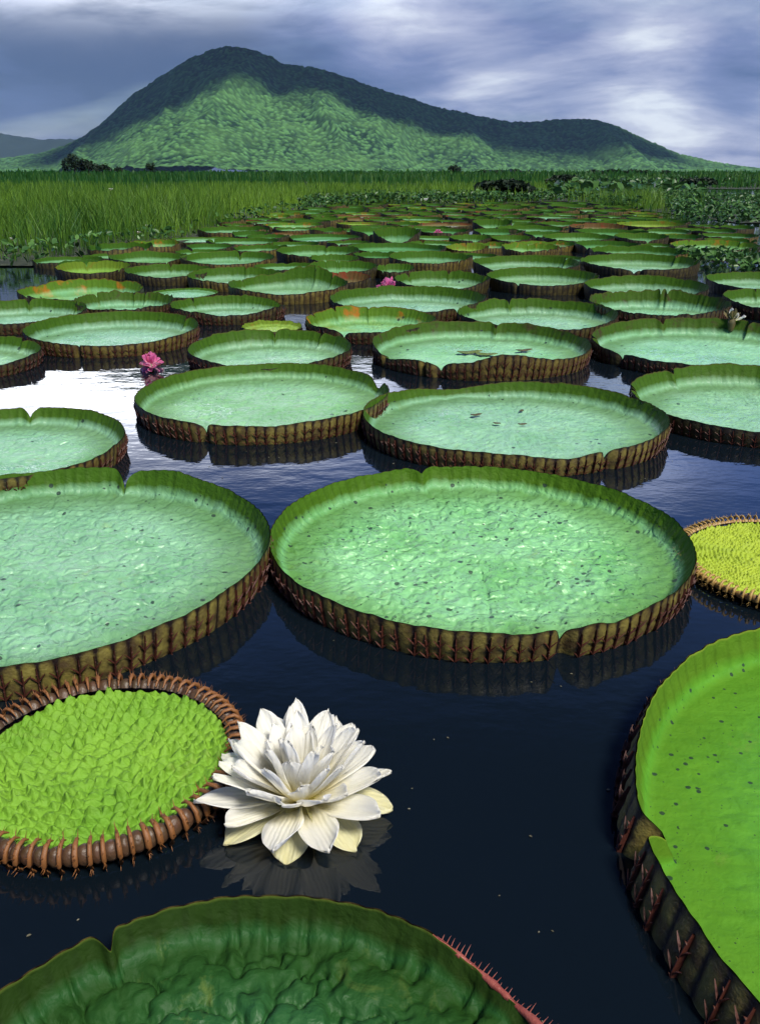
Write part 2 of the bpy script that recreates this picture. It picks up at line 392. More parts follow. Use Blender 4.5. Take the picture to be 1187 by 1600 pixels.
# ------------------------------------------------------------------ the marsh
SHX = np.array([-400, -60, -14, -8, -5.6, -5.13, -4.78, -4.2, -3.95, -2.8, .2, 4.7, 9.0, 9.8, 12.5, 15, 30, 400.])
SHY = np.array([12, 12.3, 12.6, 12.8, 13.3, 14.7, 16.0, 19.1, 25.6, 35.3, 39.3, 40.9, 45.0, 27.0, 21.5, 19.0, 17, 17.])
def shore(x): return np.interp(x, SHX, SHY)
def pond(x, y): return ((x > 22+ (fbm(x/6., y/6., 3, 2)-.5)*8) & (y > 54+3*np.sin(x/5.)) & (y < 82+4*np.sin(x/7.)) & (x < 120))
MAT_MUD = mat_simple('marsh_mud', (.012, .016, .008), (.03, .04, .014), 2.0, .8, .5)
def build_marsh():
    xs = np.unique(np.concatenate([np.arange(-60, 130, 1.), np.linspace(-9000, -60, 40), np.linspace(130, 9000, 40)]))
    ys = np.unique(np.concatenate([np.arange(12, 100, .6), np.geomspace(100, 9000, 40)]))
    grid_sheet('marsh_ground', xs, ys, .02, MAT_MUD, keep=lambda x, y: (y > shore(x)+.3) & ~pond(x, y), zfun=lambda X, Y: .006+.02*fbm(X/2., Y/2., 2, 3))
build_marsh()
rng = np.random.default_rng(7)
def blades(P, h, w, lean, tint, seed):
    """grass blades as thin three-segment strips; P (n,3)"""
    n = len(P); g = np.random.default_rng(seed)
    a = g.uniform(0, 2*PI, n); d = np.stack([np.cos(a), np.sin(a), 0*a], -1)
    b = g.uniform(0, PI, n)
    s = np.stack([np.cos(b), np.sin(b)*.35, 0*b], -1)
    V = np.zeros((n, 7, 3)); ts = [0, .4, .75, 1.0]; ws = [.8, 1, .62, 0]
    for k, (tt, ww) in enumerate(zip(ts, ws)):
        c = P+d*(lean*tt**2)[:, None]; c[:, 2] = P[:, 2]+h*(tt-.12*tt**2*lean/np.maximum(h, .1))
        if k < 3:
            V[:, 2*k] = c-s*(w*ww/2)[:, None]; V[:, 2*k+1] = c+s*(w*ww/2)[:, None]
        else: V[:, 6] = c
    base = (np.arange(n)*7)[:, None]
    Q = np.concatenate([base+np.array([[0, 1, 3, 2]]), base+np.array([[2, 3, 5, 4]])]); T = base+np.array([[4, 5, 6]])
    return V.reshape(-1, 3), Q, T, np.repeat(tint, 7)
def scatter(n, x0, x1, y0, y1, cond, seed, clump=None):
    g = np.random.default_rng(seed); x = g.uniform(x0, x1, n); y = g.uniform(y0, y1, n)
    k = cond(x, y)
    if clump: k &= vn(x/clump, y/clump, seed) > g.uniform(0, .8, n)
    return x[k], y[k]
def build_grass():
    g = np.random.default_rng(5); parts = []
    def zone(n, box, cond, hm, hv, w, seed, tf, clump=None, lean=.3):
        x, y = scatter(n, *box, cond, seed, clump)
        h = hm*(.55+.6*g.random(len(x)))*(1+hv*(fbm(x/5., y/5., 40, 3)-.5)*2)
        tn = np.clip(tf(x, y)+g.normal(0, .16, len(x)), 0, 1)
        parts.append(blades(np.stack([x, y, 0*x-.02], -1), h, w*(.6+.8*g.random(len(x))), lean*h*g.random(len(x)), tn, seed))
    land = lambda x, y: (y > shore(x)+.3+1.0*vn(x*1.3, y*.2, 9)) & ~pond(x, y)
    left = lambda x, y: land(x, y)
    tl = lambda x, y: .35+.9*(fbm(x/3., y/3., 60, 3)-.35)
    zone(30000, (-16, 2, 12.5, 26), left, .78, .45, .014, 1, tl, 1.3, .7)
    zone(42000, (-24, 12, 24, 42), lambda x, y: left(x, y) & (x < .25*y+2), .80, .4, .020, 2, tl, 2.0, .6)
    zone(36000, (-45, 30, 40, 80), lambda x, y: land(x, y) & (x < .22*y), .72, .3, 1.0*.05, 3, lambda x, y: .32+.9*(fbm(x/8., y/8., 60, 3)-.35), 5)
    zone(30000, (-90, 70, 75, 170), land, 1.28, .3, .13, 4, lambda x, y: -.12+.25*fbm(x/20., y/20., 61, 2), 8)
    zone(26000, (-260, 260, 160, 520), land, 1.75, .35, .6, 5, lambda x, y: -.2+.2*fbm(x/60., y/60., 62, 2), 30)
    zone(16000, (6, 60, 24, 80), lambda x, y: land(x, y) & (x > .2*y) & ~((x > .35*y) & (y > 25)), .55, .3, .05, 6, lambda x, y: .0+.4*fbm(x/6., y/6., 60, 3), 4)
    V, Q, T, A = [], [], [], []; off = 0
    for v, q, t, a in parts:
        V.append(v); Q.append(q+off); T.append(t+off); A.append(a); off += len(v)
    me = new_mesh('marsh_grass', np.concatenate(V), np.concatenate(Q), np.concatenate(T), {'tint': np.concatenate(A)}, smooth=False)
    o = link('marsh_grass', me, mat_foliage('marsh_grass', (.010, .062, .007), (.135, .25, .016)))
    tag(o, 'tall green marsh grass along the far bank', 'grass', kind='stuff')
build_grass()
def leafcloud(P, size, tint, seed, flat=.5, thick=0):
    """small six-sided leaves at points P, each with its own tilt"""
    g = np.random.default_rng(seed); n = len(P)
    nrm = g.normal(size=(n, 3)); nrm[:, 2] = np.abs(nrm[:, 2])+flat; nrm /= np.linalg.norm(nrm, axis=1)[:, None]
    u = np.cross(nrm, g.normal(size=(n, 3))); u /= np.linalg.norm(u, axis=1)[:, None]; v = np.cross(nrm, u)
    sh = [(-1, 0, 0), (-.35, .55, .12), (.45, .5, .1), (1, 0, -.1), (.45, -.5, .1), (-.35, -.55, .12)]
    V = np.stack([P+size[:, None]*(a*u+b*v+c*nrm) for a, b, c in sh], 1).reshape(-1, 3)
    b = (np.arange(n)*6)[:, None]
    Q = np.concatenate([b+np.array([[0, 1, 2, 3]]), b+np.array([[0, 3, 4, 5]])])
    return V, Q, np.repeat(tint, 6)
MAT_BROAD = mat_foliage('broad_leaves', (.018, .060, .016), (.085, .19, .04), .4, .2)
def build_broadleaf(name, n, box, cond, hmax, size, seed, label, tint=.35):
    x, y = scatter(n, *box, cond, seed)
    g = np.random.default_rng(seed+1)
    top = hmax*(.4+.75*fbm(x*1.1, y*1.1, seed+3, 3)); z = top*np.sqrt(g.random(len(x)))+.03
    tn = np.clip(tint+.35*(z/hmax-.5)+g.normal(0, .22, len(x)), 0, 1)
    V, Q, A = leafcloud(np.stack([x, y, z], -1), size*(.6+.8*g.random(len(x))), tn, seed)
    o = link(name, new_mesh(name, V, Q, attrs={'tint': A}, smooth=False), MAT_BROAD); tag(o, label, 'plants', kind='stuff')
build_broadleaf('water_hyacinth_bed', 42000, (7.2, 26, 18, 48), lambda x, y: (y > np.interp(x, [8.0, 8.6, 9.6, 26], [44, 26, 22.5, 17])+2*vn(x*2, y*0, 4)) & (x > .26*y+1.6) & ~((x > .34*y) & (y > 27)), .6, .065, 31, 'dark leafy bed of floating plants at the right edge beyond the pads', .22)
build_broadleaf('floating_plants', 1900, (4.9, 8.5, 12.6, 15.4), lambda x, y: vn(x*1.6, y*1.6, 3) > .38, .20, .06, 32, 'low leafy floating plants among the pads at the right edge', .3)
build_broadleaf('bank_plants', 15000, (-12, 0, 11.6, 36), lambda x, y: (y > shore(x)-.9+.6*vn(x*1.5, y*.3, 2)) & (y < shore(x)+1.6), .42, .06, 33, 'low leafy plants fringing the foot of the left grass bank', .3)
build_broadleaf('reed_fringe', 18000, (-3, 13, 34, 52), lambda x, y: (y > shore(x)-.3) & (y < shore(x)+7), .55, .075, 34, 'dark green waterside growth behind the farthest lily pads', .15)
build_broadleaf('low_marsh_plants', 16000, (9, 45, 26, 57), lambda x, y: (x > .33*y) & ~pond(x, y), .17, .10, 36, 'low dark marsh plants in front of the far strip of water', .15)
build_broadleaf('marsh_scrub', 34000, (8, 110, 44, 240), lambda x, y: (x > .18*y) & ~pond(x, y) & ~((x > .35*y) & (y < 84)), .9, .24, 35, 'dark scrubby marsh growth on the right towards the horizon', .12)

# ------------------------------------------------------------------ trees and bushes
MAT_DARKLEAF = mat_foliage('dark_tree_leaves', (.004, .012, .005), (.016, .036, .013), .6, .1)
MAT_BARK = mat_simple('bark', (.03, .022, .015), (.06, .045, .03), 6, .9, .5)
def build_tree(px, py_base, wpx, hpx, Y, label, seed, name='tree', cat='tree', group=None, n=900):
    d = pix_dir(px, 268); sc = Y/(1370*math.cos(R(21.2)))*1.0
    x = d.x/d.y*Y; w = wpx*sc*1.05; ztop = CAM_H+(268-(py_base-hpx))*sc*.88
    e = empty(name, (x, Y, 0)); tag(e, label, cat, group)
    g = np.random.default_rng(seed)
    hh = ztop; zc = hh*.62
    # trunk with limbs
    V, Q = [], []
    def limb(a, b, r0, r1):
        a = Vector(a); b = Vector(b); q = (b-a).to_track_quat('Z', 'Y'); k0 = len(V)
        for (c, r) in ((a, r0), (b, r1)):
            for j in range(6): V.append(c+q@Vector((r*math.cos(j*PI/3), r*math.sin(j*PI/3), 0)))
        for j in range(6): Q.append([k0+j, k0+(j+1) % 6, k0+6+(j+1) % 6, k0+6+j])
    tr = max(.06, w*.03)
    limb((0, 0, -.1), (0, 0, hh*.5), tr, tr*.6)
    cl = []
    for j in range(9):
        an = g.uniform(0, 2*PI); rr = w*.33*math.sqrt(g.random()); c = (rr*math.cos(an), rr*math.sin(an)*.8, hh*g.uniform(.45, .82)*(1-.25*rr/(w*.4+.01)))
        limb((0, 0, hh*g.uniform(.25, .48)), c, tr*.45, tr*.12); cl.append(c)
    link('trunk', new_mesh('trunk', np.array(V), np.array(Q)), MAT_BARK, e)
    P = []
    per = n//len(cl)
    for c in cl:
        q = g.normal(size=(per, 3)); q /= np.linalg.norm(q, axis=1)[:, None]; q *= (g.random(per)**.45)[:, None]
        P.append(np.array(c)+q*np.array([w*.2, w*.2, hh*.2]))
    P = np.concatenate(P); P[:, 2] = np.clip(P[:, 2], .1, hh)
    V, Q, A = leafcloud(P, np.full(len(P), max(w*.045, .12))*g.uniform(.6, 1.3, len(P)), np.clip(g.normal(.3, .25, len(P)), 0, 1), seed, .3)
    link('crown', new_mesh('crown', V, Q, attrs={'tint': A}, smooth=False), MAT_DARKLEAF, e)
build_tree(118, 268, 34, 31, 260, 'tallest dark tree of the clump at far left below the mountain', 1)
build_tree(139, 268, 30, 22, 265, 'middle dark tree in the far left clump below the mountain', 2)
build_tree(160, 268, 26, 15, 262, 'lowest dark tree at the right end of the far left clump', 3)
build_tree(187, 268, 18, 9, 270, 'low dark shrub between the far left tree clump and a lone small tree', 33, 'shrub', 'shrub')
build_tree(236, 268, 15, 17, 255, 'lone small dark tree right of the far left tree clump', 4)
build_tree(710, 270, 19, 15, 250, 'small rounded dark tree at the foot of the mountain, right of centre', 5)
for k, (x, w, h) in enumerate([(750, 18, 9), (776, 22, 9), (806, 20, 10)]):
    build_tree(x, 271, w, h, 250, ['leftmost', 'middle', 'rightmost'][k]+' of three low dark shrubs just right of the rounded tree', 6+k, 'shrub', 'shrub', 'low shrubs at the mountain foot', 500)
for k, (x, w, h) in enumerate([(930, 26, 9), (958, 28, 9), (986, 30, 8), (1013, 26, 8), (1038, 22, 7)]):
    build_tree(x, 271, w, h, 240, ['first', 'second', 'third', 'fourth', 'fifth'][k]+' from the left in the long low dark hedge under the right shoulder', 12+k, 'shrub', 'shrub', 'dark hedge of shrubs under the right shoulder', 500)
build_tree(800, 319, 105, 46, 46, 'broad dark bush standing in the reeds right of centre', 20, 'bush', 'bush', None, 3500)
build_tree(880, 292, 50, 22, 75, 'dark bush left of the long hedge on the right marsh', 21, 'bush', 'bush', None, 1600)
build_tree(1092, 296, 60, 22, 75, 'dark bush on the right marsh beside the far strip of water', 22, 'bush', 'bush', None, 1600)

# ------------------------------------------------------------------ lily pads
def prof_h(th, h, notches, mods, g_seed, N_r, noise):
    f = np.ones_like(th)
    cs, sn = np.cos(th), np.sin(th)
    f *= 1+noise*2*(fbm(cs*2.2+7, sn*2.2+3, g_seed, 3)-.5)
    f *= 1+1.2*noise*(fbm(cs*9+1, sn*9+2, g_seed+2, 4)-.5)+.10*(fbm(cs*N_r*.16, sn*N_r*.16, g_seed+3, 2)-.5)
    for (a, w, v) in mods:
        d = (th-a+PI) % (2*PI)-PI; f *= 1+(v-1)*np.exp(-(d/w)**2)
    for (a, w, depth) in notches:
        d = np.abs((th-a+PI) % (2*PI)-PI); s = np.clip(d/w, 0, 1)
        f *= (1-depth)+depth*np.sqrt(np.clip(1-(1-s)**2, 0, 1))**.8
    return h*f
def lip_r(th, a, b, notches, seed, wob):
    r = 1/np.sqrt((np.cos(th)/a)**2+(np.sin(th)/b)**2)
    r = r*(1+wob*2*(fbm(np.cos(th)*1.3+5, np.sin(th)*1.3+9, seed+50, 2)-.5)+.012*(fbm(np.cos(th)*5+5, np.sin(th)*5+9, seed+51, 3)-.5))
    for (an, w, depth) in notches:
        d = (th-an+PI) % (2*PI)-PI; r = r-min(a, b)*.055*np.exp(-(d/(w*.45))**2)
    return r
def ring_quads(nr, nt, off=0):
    i = np.arange(nr-1)[:, None]*nt; j = np.arange(nt)[None]; k = (j+1) % nt
    return (np.stack([i+j, i+k, i+nt+k, i+nt+j], -1)+off).reshape(-1, 4)
def pad_geometry(a, b, h, seed=0, nt=240, nr=16, Nr=80, notches=(), mods=(), flare=.03, noise=.07, wob=.012, quilt=.003, crinkle=0., young=0, floor_z=.014, splay=.42):
    th = np.arange(nt)*2*PI/nt
    rl = lip_r(th, a, b, notches, seed, wob); H = prof_h(th, h, notches, mods, seed, Nr, noise)
    phase = th*Nr
    phase = phase+2.2*(fbm(np.cos(th)*Nr*.09+3, np.sin(th)*Nr*.09+8, seed+70, 2)-.5)*2
    corr = np.cos(phase)                     # +1 at the ribs
    tribs = np.interp(np.arange(Nr)*2*PI, np.append(phase, phase[0]+2*PI*Nr), np.append(th, 2*PI))
    rb = rl-flare*(.4+.6*H/h)
    rings = []; rim = []; rib = []
    if young:
        rb = rl-h*.85
    for k in range(1, nr+1):
        t = (k/nr)**.92; r = rb*t; x = r*np.cos(th); y = r*np.sin(th)
        edge = sm(.9, 1, np.full_like(th, t))
        if young:
            sc = young
            cell = .031*sc; wob2 = (fbm(x*10/sc, y*10/sc, seed+5, 3)-.5)*1.7; wob3 = (fbm(x*10/sc+40, y*10/sc, seed+6, 3)-.5)*1.6
            ringf = r/cell+.9*wob2; row = np.floor(ringf); nn = np.round(2*PI*(row+.7)*.95)+1
            ph = th*nn/(2*PI)+.5*(row % 2)+wob3*.9
            u = np.abs((ph % 1)-.5)*2; v = ringf % 1
            pk = (1-u**2)*np.where(v < .70, sm(0, .70, v), 1-sm(.70, 1.0, v))
            d, hid = worley(x*30/sc, y*30/sc, seed+2, .95)
            pk = pk*.85+.35*np.clip(1-d/.75, 0, 1)*(.3+.9*hid)
            amp = .021*sc**.5*(.65+.7*vn(x*26, y*26, seed+8))
            d, hid = worley(x*34/sc, y*34/sc, seed+2, .95)
            mixk = sm(.18, .5, np.full_like(th, t)); pk = pk*1.05*mixk+(.95-.62*mixk)*np.clip(1-d/.72, 0, 1)*(.4+.7*hid)
            z = floor_z+amp*pk+.010*fbm(x*42, y*42, seed+3, 3)+.0045*(1-np.abs(2*fbm(x*70, y*70, seed+13, 2)-1))
        else:
            z = floor_z+quilt*2.4*(fbm(x*15+3, y*24, seed+1, 3)-.5)
            rd = 1-np.abs(2*fbm(x*24, y*30, seed+6, 2)-1)
            z = z+quilt*1.1*(rd-.6)
            # radial veins, splitting outwards
            for (nv, t0) in ((10, .16), (20, .42), (40, .68)):
                q = np.abs(((th*nv/(2*PI)+.25*(vn(t*5+0*th, th*nv/PI, seed+nv)-.5)) % 1)-.5)*2*PI/nv*r
                z = z-quilt*.32*sm(t0, t0+.1, np.full_like(th, t))*np.exp(-(q/.007)**2)
            if crinkle:
                c1 = 1-np.abs(2*fbm(x*15+.6*fbm(x*20, y*20, 3, 2), y*15, seed+60, 3)-1); c2 = 1-np.abs(2*vn(x*34, y*34, seed+61)-1); z = z-crinkle*(c1**6-.25)-crinkle*.25*c2**2
            z = z+.25*quilt*edge
        rings.append(np.stack([x, y, z], -1)); rim.append(np.zeros(nt)+(0 if young else .30*float(sm(.62, 1.0, np.array(t))))); rib.append(corr*0)
    zb = rings[-1][:, 2]
    nw = 7 if nt >= 400 else 5
    if young: nw = 2
    for k in range(1, nw+1):
        s = k/nw
        r = rb+(rl-rb)*(s**.6) if not young else rb+.004*s
        r = r-(0 if young else 1)*((.0012+.0022*vn(np.cos(th)*6, np.sin(th)*6, seed+5))*corr*sm(0, .5, np.array(s))*(1-.6*s)+.012*(fbm(th*Nr*.22+9, 0*th+s*2.2, seed+33, 3)-.5)*math.sin(PI*s))
        z = zb*(1-s)+s*(floor_z+H)+(.0015*(np.abs(np.sin(phase/2))-.5)*s if not young else 0)
        if young: z = zb*(1-s)+s*(floor_z+H*.25)
        rings.append(np.stack([r*np.cos(th), r*np.sin(th), z], -1)); rim.append(np.zeros(nt)+s*(1 if not young else .3)); rib.append(corr)
    V = np.concatenate(rings+[np.array([[0, 0, floor_z]])]); n = len(rings)
    Q = ring_quads(n, nt)[:, ::-1]; c = n*nt; j = np.arange(nt); T = np.stack([np.full(nt, c), j, (j+1) % nt], -1); V[c, 2] = float(np.mean(rings[0][:, 2]))
    blade = new_mesh('leaf_blade', V, Q, T, {'rim': np.concatenate(rim+[[0]]), 'rib': np.concatenate(rib+[[0]])})
    # underside of the wall
    cellv = np.abs(np.sin(phase/2)); ur = []; uc = []
    if young:
        rad = H*.56; cr0 = rl-rad; cz = floor_z+H*.40
        for k in range(11):
            ang = R(-75+k*23.5); bl = .013*cellv**.7*h/.09-.009
            rr = cr0+(rad+bl-.010)*math.cos(ang)*(.8 if math.cos(ang) > 0 else .95); z = cz+(rad+bl-.010)*math.sin(ang)
            ur.append(np.stack([rr*np.cos(th), rr*np.sin(th), z], -1)); uc.append(cellv)
    else:
        top = rings[-1]
        for k in range(8):
            s = 1-k/7
            r = rl-splay*(rl-rb)*(1-s)**1.2+.003+(.011*cellv**.75)*math.sin(PI*min(1, .12+s*.8))*(.75+.25*math.sin(s*20))*min(1, 80/Nr*a/.75)
            z = -.035+s*(floor_z+H+.035)+.0015*(np.abs(np.sin(phase/2))-.5)*s
            if k == 0: r = r-.0015; z = top[:, 2]+.0005
            ur.append(np.stack([r*np.cos(th), r*np.sin(th), z], -1)); uc.append(cellv*(1 if k > 0 else .3))
    under = new_mesh('rim_underside', np.concatenate(ur), ring_quads(len(ur), nt)[:, ::-1], None, {'cell': np.concatenate(uc)})
    rob = rl-splay*(rl-rb); info = dict(Nr=Nr, tr=tribs, rob=lambda t: np.interp(t % (2*PI), np.append(th, 2*PI), np.append(rob, rob[0])), rl=lambda t: np.interp(t % (2*PI), np.append(th, 2*PI), np.append(rl, rl[0])), rb=lambda t: np.interp(t % (2*PI), np.append(th, 2*PI), np.append(rb, rb[0])),
                H=lambda t: np.interp(t % (2*PI), np.append(th, 2*PI), np.append(H, H[0])), fz=floor_z)
    return blade, under, info
def tube(path, radii, sides=4, V=None, Q=None, flat=1.0):
    k0 = len(V)
    for i, p in enumerate(path):
        p = Vector(p); d = (Vector(path[min(i+1, len(path)-1)])-Vector(path[max(i-1, 0)])).normalized(); q = d.to_track_quat('Z', 'Y')
        for j in range(sides): V.append(p+q@Vector((radii[i]*math.cos(2*PI*j/sides), radii[i]*math.sin(2*PI*j/sides)*flat, 0)))
    for i in range(len(path)-1):
        for j in range(sides):
            Q.append([k0+i*sides+j, k0+i*sides+(j+1) % sides, k0+(i+1)*sides+(j+1) % sides, k0+(i+1)*sides+j])
def rib_mesh(seed, young=False):
    """mature: height 1 along z (scaled), half a cell 1 along y; outward is +x in metres"""
    g = random.Random(seed); V, Q = [], []
    if not young:
        for (x0, y0, z0, wd) in ((.003, 0, 0, .17), (.008, g.uniform(-.08, .08), .35, .15), (.007, g.uniform(-.08, .08), .7, .13), (.003, 0, .99, .08)):
            for (sx, sy) in ((-1, -1), (1, -.55), (1, .55), (-1, 1)): V.append(Vector((x0+.0045*sx, y0+wd*sy, z0)))
        for r_ in range(3):
            for j in range(4): Q.append([r_*4+j, r_*4+(j+1) % 4, r_*4+4+(j+1) % 4, r_*4+4+j])
        for (z0, z1) in ((.28, .5), (.62, .85)):
            for s in (-1, 1):
                k0 = len(V)
                for q, (bx, by, bz) in enumerate(((.008, .04*s, z0), (.013, .5*s, z0+(z1-z0)*.6), (.0145, .92*s, z1))):
                    f = (1, .8, .25)[q]
                    for (dx, dz) in ((-.003, 0), (0, -.040), (.0035, 0), (0, .040)): V.append(Vector((bx+dx*f, by, bz+dz*f)))
                for r_ in range(2):
                    for j in range(4): Q.append([k0+r_*4+j, k0+r_*4+(j+1) % 4, k0+r_*4+4+(j+1) % 4, k0+r_*4+4+j])
        for zz in (.2, .5, .8):
            y = g.uniform(-.1, .1)
            k0 = len(V); tx = .015+g.uniform(0, .006)
            for (dy, dz) in ((-.06, 0), (.06, 0), (0, .05)): V.append(Vector((.009, y+dy, zz+dz)))
            V.append(Vector((tx, y, zz+.1)))
            for (a_, b_) in ((0, 1), (1, 2), (2, 0)): Q.append([k0+a_, k0+b_, k0+3, k0+3])
    else:
        path = []
        for k in range(7):
            ang = R(-70+k*36); path.append((math.cos(ang)*(.8 if math.cos(ang) > 0 else .95), 0, math.sin(ang)))
        tube(path, [.08, .15, .19, .19, .17, .13, .05], 5, V, Q)
        for k in range(9):
            ang = R(g.uniform(-55, 120)); y = g.uniform(-.05, .05); c, s = math.cos(ang), math.sin(ang); c2 = c*(.8 if c > 0 else .95)
            l = g.uniform(.25, .6); tube([(c2, y, s), (c2+c*l, y+g.uniform(-.15, .15), s+s*l+.1)], [.045, .006], 3, V, Q)
    Q = np.array(Q); tri = Q[:, 2] == Q[:, 3]
    return new_mesh('rib', np.array(V), Q[~tri], Q[tri][:, :3])
RIBS = [rib_mesh(s) for s in range(4)]; RIBS_Y = [rib_mesh(s+10, True) for s in range(4)]

U_DARK = mat_under('rim_underside_brown', (.005, .003, .002), (.060, .050, .011), (.018, .012, .005))
U_NEAR = mat_under('rim_underside_olive', (.008, .003, .002), (.16, .135, .028), (.05, .032, .010))
U_OCHRE = mat_under('rim_underside_ochre', (.010, .005, .003), (.125, .10, .018), (.05, .03, .008))
U_YOUNG = mat_under('rim_underside_young', (.04, .016, .008), (.05, .032, .014), (.065, .03, .014))
U_YELLOW = mat_under('rim_underside_yellow', (.30, .17, .045), (.22, .17, .045), (.28, .14, .05))
MAT_RIB = mat_simple('rib_red_brown', (.030, .007, .004), (.065, .016, .008), 25, .55, .2)
MAT_RIB_YOUNG = mat_simple('rib_orange_brown', (.13, .048, .016), (.20, .085, .022), 20, .5, .2)
MAT_RIB_YEL = mat_simple('rib_pale_ochre', (.34, .19, .06), (.30, .22, .06), 20, .5, .2)
RED = (.12, .02, .012)
LEAF = {
 'main': mat_leaf('leaf_main', (.19, .44, .205), (.115, .33, .105), (.050, .120, .007), None, .48, .36, 1.0, None, 24, 30, wet=.02),
 'left': mat_leaf('leaf_left', (.195, .395, .22), (.125, .305, .135), (.042, .105, .008), None, .30, .36, .9, None, 26, 30, wet=.02),
 'pale': mat_leaf('leaf_pale', (.215, .41, .25), (.14, .32, .155), (.042, .10, .008), (.05, .05, .012), .18, .36, .6, None, 26, 26, wet=.05),
 'green': mat_leaf('leaf_green', (.075, .25, .018), (.058, .205, .015), (.075, .17, .010), (.14, .20, .02), .36, .5, .4, None, 40, 46, .3),
 'deep': mat_leaf('leaf_deep', (.010, .060, .012), (.018, .082, .022), (.014, .036, .004), (.05, .075, .010), .10, .5, .7, None, 26, 60, .3),
 'young': mat_leaf('leaf_young', (.155, .285, .022), (.105, .225, .014), (.05, .10, .01), None, 0, .62, .5, None, 90, spec=.25),
 'yellow': mat_leaf('leaf_yellow', (.26, .35, .026), (.20, .30, .02), (.30, .30, .02), None, 0, .6, .4, None, 60, spec=.25),
 'mid': mat_leaf('leaf_mid', (.235, .42, .285), (.15, .33, .18), (.038, .095, .007), (.05, .06, .01), .12, .36, .6, None, 20, 20, wet=.08),
 'patchy': mat_leaf('leaf_patchy', (.22, .45, .28), (.15, .36, .18), (.038, .085, .008), (.05, .05, .012), .15, .38, .5, (.035, .032, .012), 20, 20, wet=.08),
 'orange': mat_leaf('leaf_orange', (.16, .40, .22), (.18, .34, .10), (.07, .15, .012), (.10, .06, .01), .15, .42, .5, (.22, .09, .010), 24, 20),
 'far': mat_leaf('leaf_far', (.18, .39, .23), (.125, .31, .14), (.038, .10, .008), (.06, .08, .01), 0, .42, .4, None, 20),
 'fardeep': mat_leaf('leaf_far_deep', (.10, .30, .13), (.08, .25, .09), (.035, .10, .010), (.04, .05, .008), 0, .45, .4, None, 20),
 'faryellow': mat_leaf('leaf_far_yellow', (.20, .34, .06), (.16, .30, .06), (.10, .165, .014), None, 0, .45, .4, (.12, .08, .01), 20),
 'farred': mat_leaf('leaf_far_red', (.12, .16, .06), (.14, .10, .05), (.10, .06, .02), RED, 0, .45, .4, (.12, .03, .012), 20),
}
e_info = {}
def make_pad(key, x, y, a, b, h, label, leaf, under, nt, nr, Nr, ribs, group='giant water lily pads on the lagoon', **kw):
    e = empty('lily_pad', (x, y, 0)); tag(e, label, 'lily pad', group)
    blade, und, inf = pad_geometry(a, b, h, seed=key, nt=nt, nr=nr, Nr=Nr, **kw)
    link('leaf_blade', blade, LEAF[leaf], e); u = link('rim_underside', und, under, e)
    young = kw.get('young', 0)
    if ribs:
        g = random.Random(key)
        cdir = math.atan2(-y, -x)
        rv, rq, rng_off = [], [], 0
        for i in range(Nr):
            t = float(inf['tr'][i])
            d = abs((t-cdir+PI) % (2*PI)-PI)
            if not young and d > R(112): continue
            H = float(inf['H'](t)); rl = float(inf['rl'](t)); rb = float(inf['rb'](t))
            if H < h*.3 or (not young and g.random() < .05): continue
            if young:
                rad = H*.56; M = Matrix.Translation((math.cos(t)*(rl-rad), math.sin(t)*(rl-rad), inf['fz']+H*.40)) @ Matrix.Rotation(t+g.uniform(-.03, .03), 4, 'Z') @ Matrix.Diagonal((rad, rad*g.uniform(.8, 1.15), rad*g.uniform(.97, 1.05), 1))
                me = RIBS_Y[i % 4]
            else:
                hw = rl*PI/Nr; z0 = -.03; zt = inf['fz']+H*.955-.006; ro = float(inf['rob'](t)); k = rl-ro-.002
                M = Matrix.Translation((math.cos(t)*(ro+.003), math.sin(t)*(ro+.003), z0)) @ Matrix.Rotation(t, 4, 'Z') @ Matrix.Rotation(math.atan2(k, zt-z0), 4, 'Y') @ Matrix.Rotation(g.uniform(-.07, .07), 4, 'X') @ Matrix.Diagonal((g.uniform(.8, 1.3), hw*g.uniform(.75, 1.1), math.hypot(zt-z0, k)*g.uniform(.88, 1.0), 1))
                me = RIBS[(i*7+key) % 4]
            if ribs == 'each':
                o = link('rib', me, None, u); 
                if not me.materials: me.materials.append(MAT_RIB_YOUNG if young else MAT_RIB)
                o.matrix_local = M
                if young and leaf == 'yellow':
                    o.material_slots[0].link = 'OBJECT'; o.material_slots[0].material = MAT_RIB_YEL
            else:
                co = np.array([v.co for v in me.vertices]); A = np.array(M)
                rv.append(co@A[:3, :3].T+A[:3, 3]); rq.append(np.array([list(p.vertices)+([p.vertices[2]] if len(p.vertices) == 3 else []) for p in me.polygons])+rng_off); rng_off += len(co)
        if rv:
            rq = np.concatenate(rq); tri = rq[:, 2] == rq[:, 3]
            o = link('ribs', new_mesh('ribs', np.concatenate(rv), rq[~tri], rq[tri][:, :3]), MAT_RIB, u); tag(o, kind='stuff')
    e_info[key] = (e, u, inf)
    return e
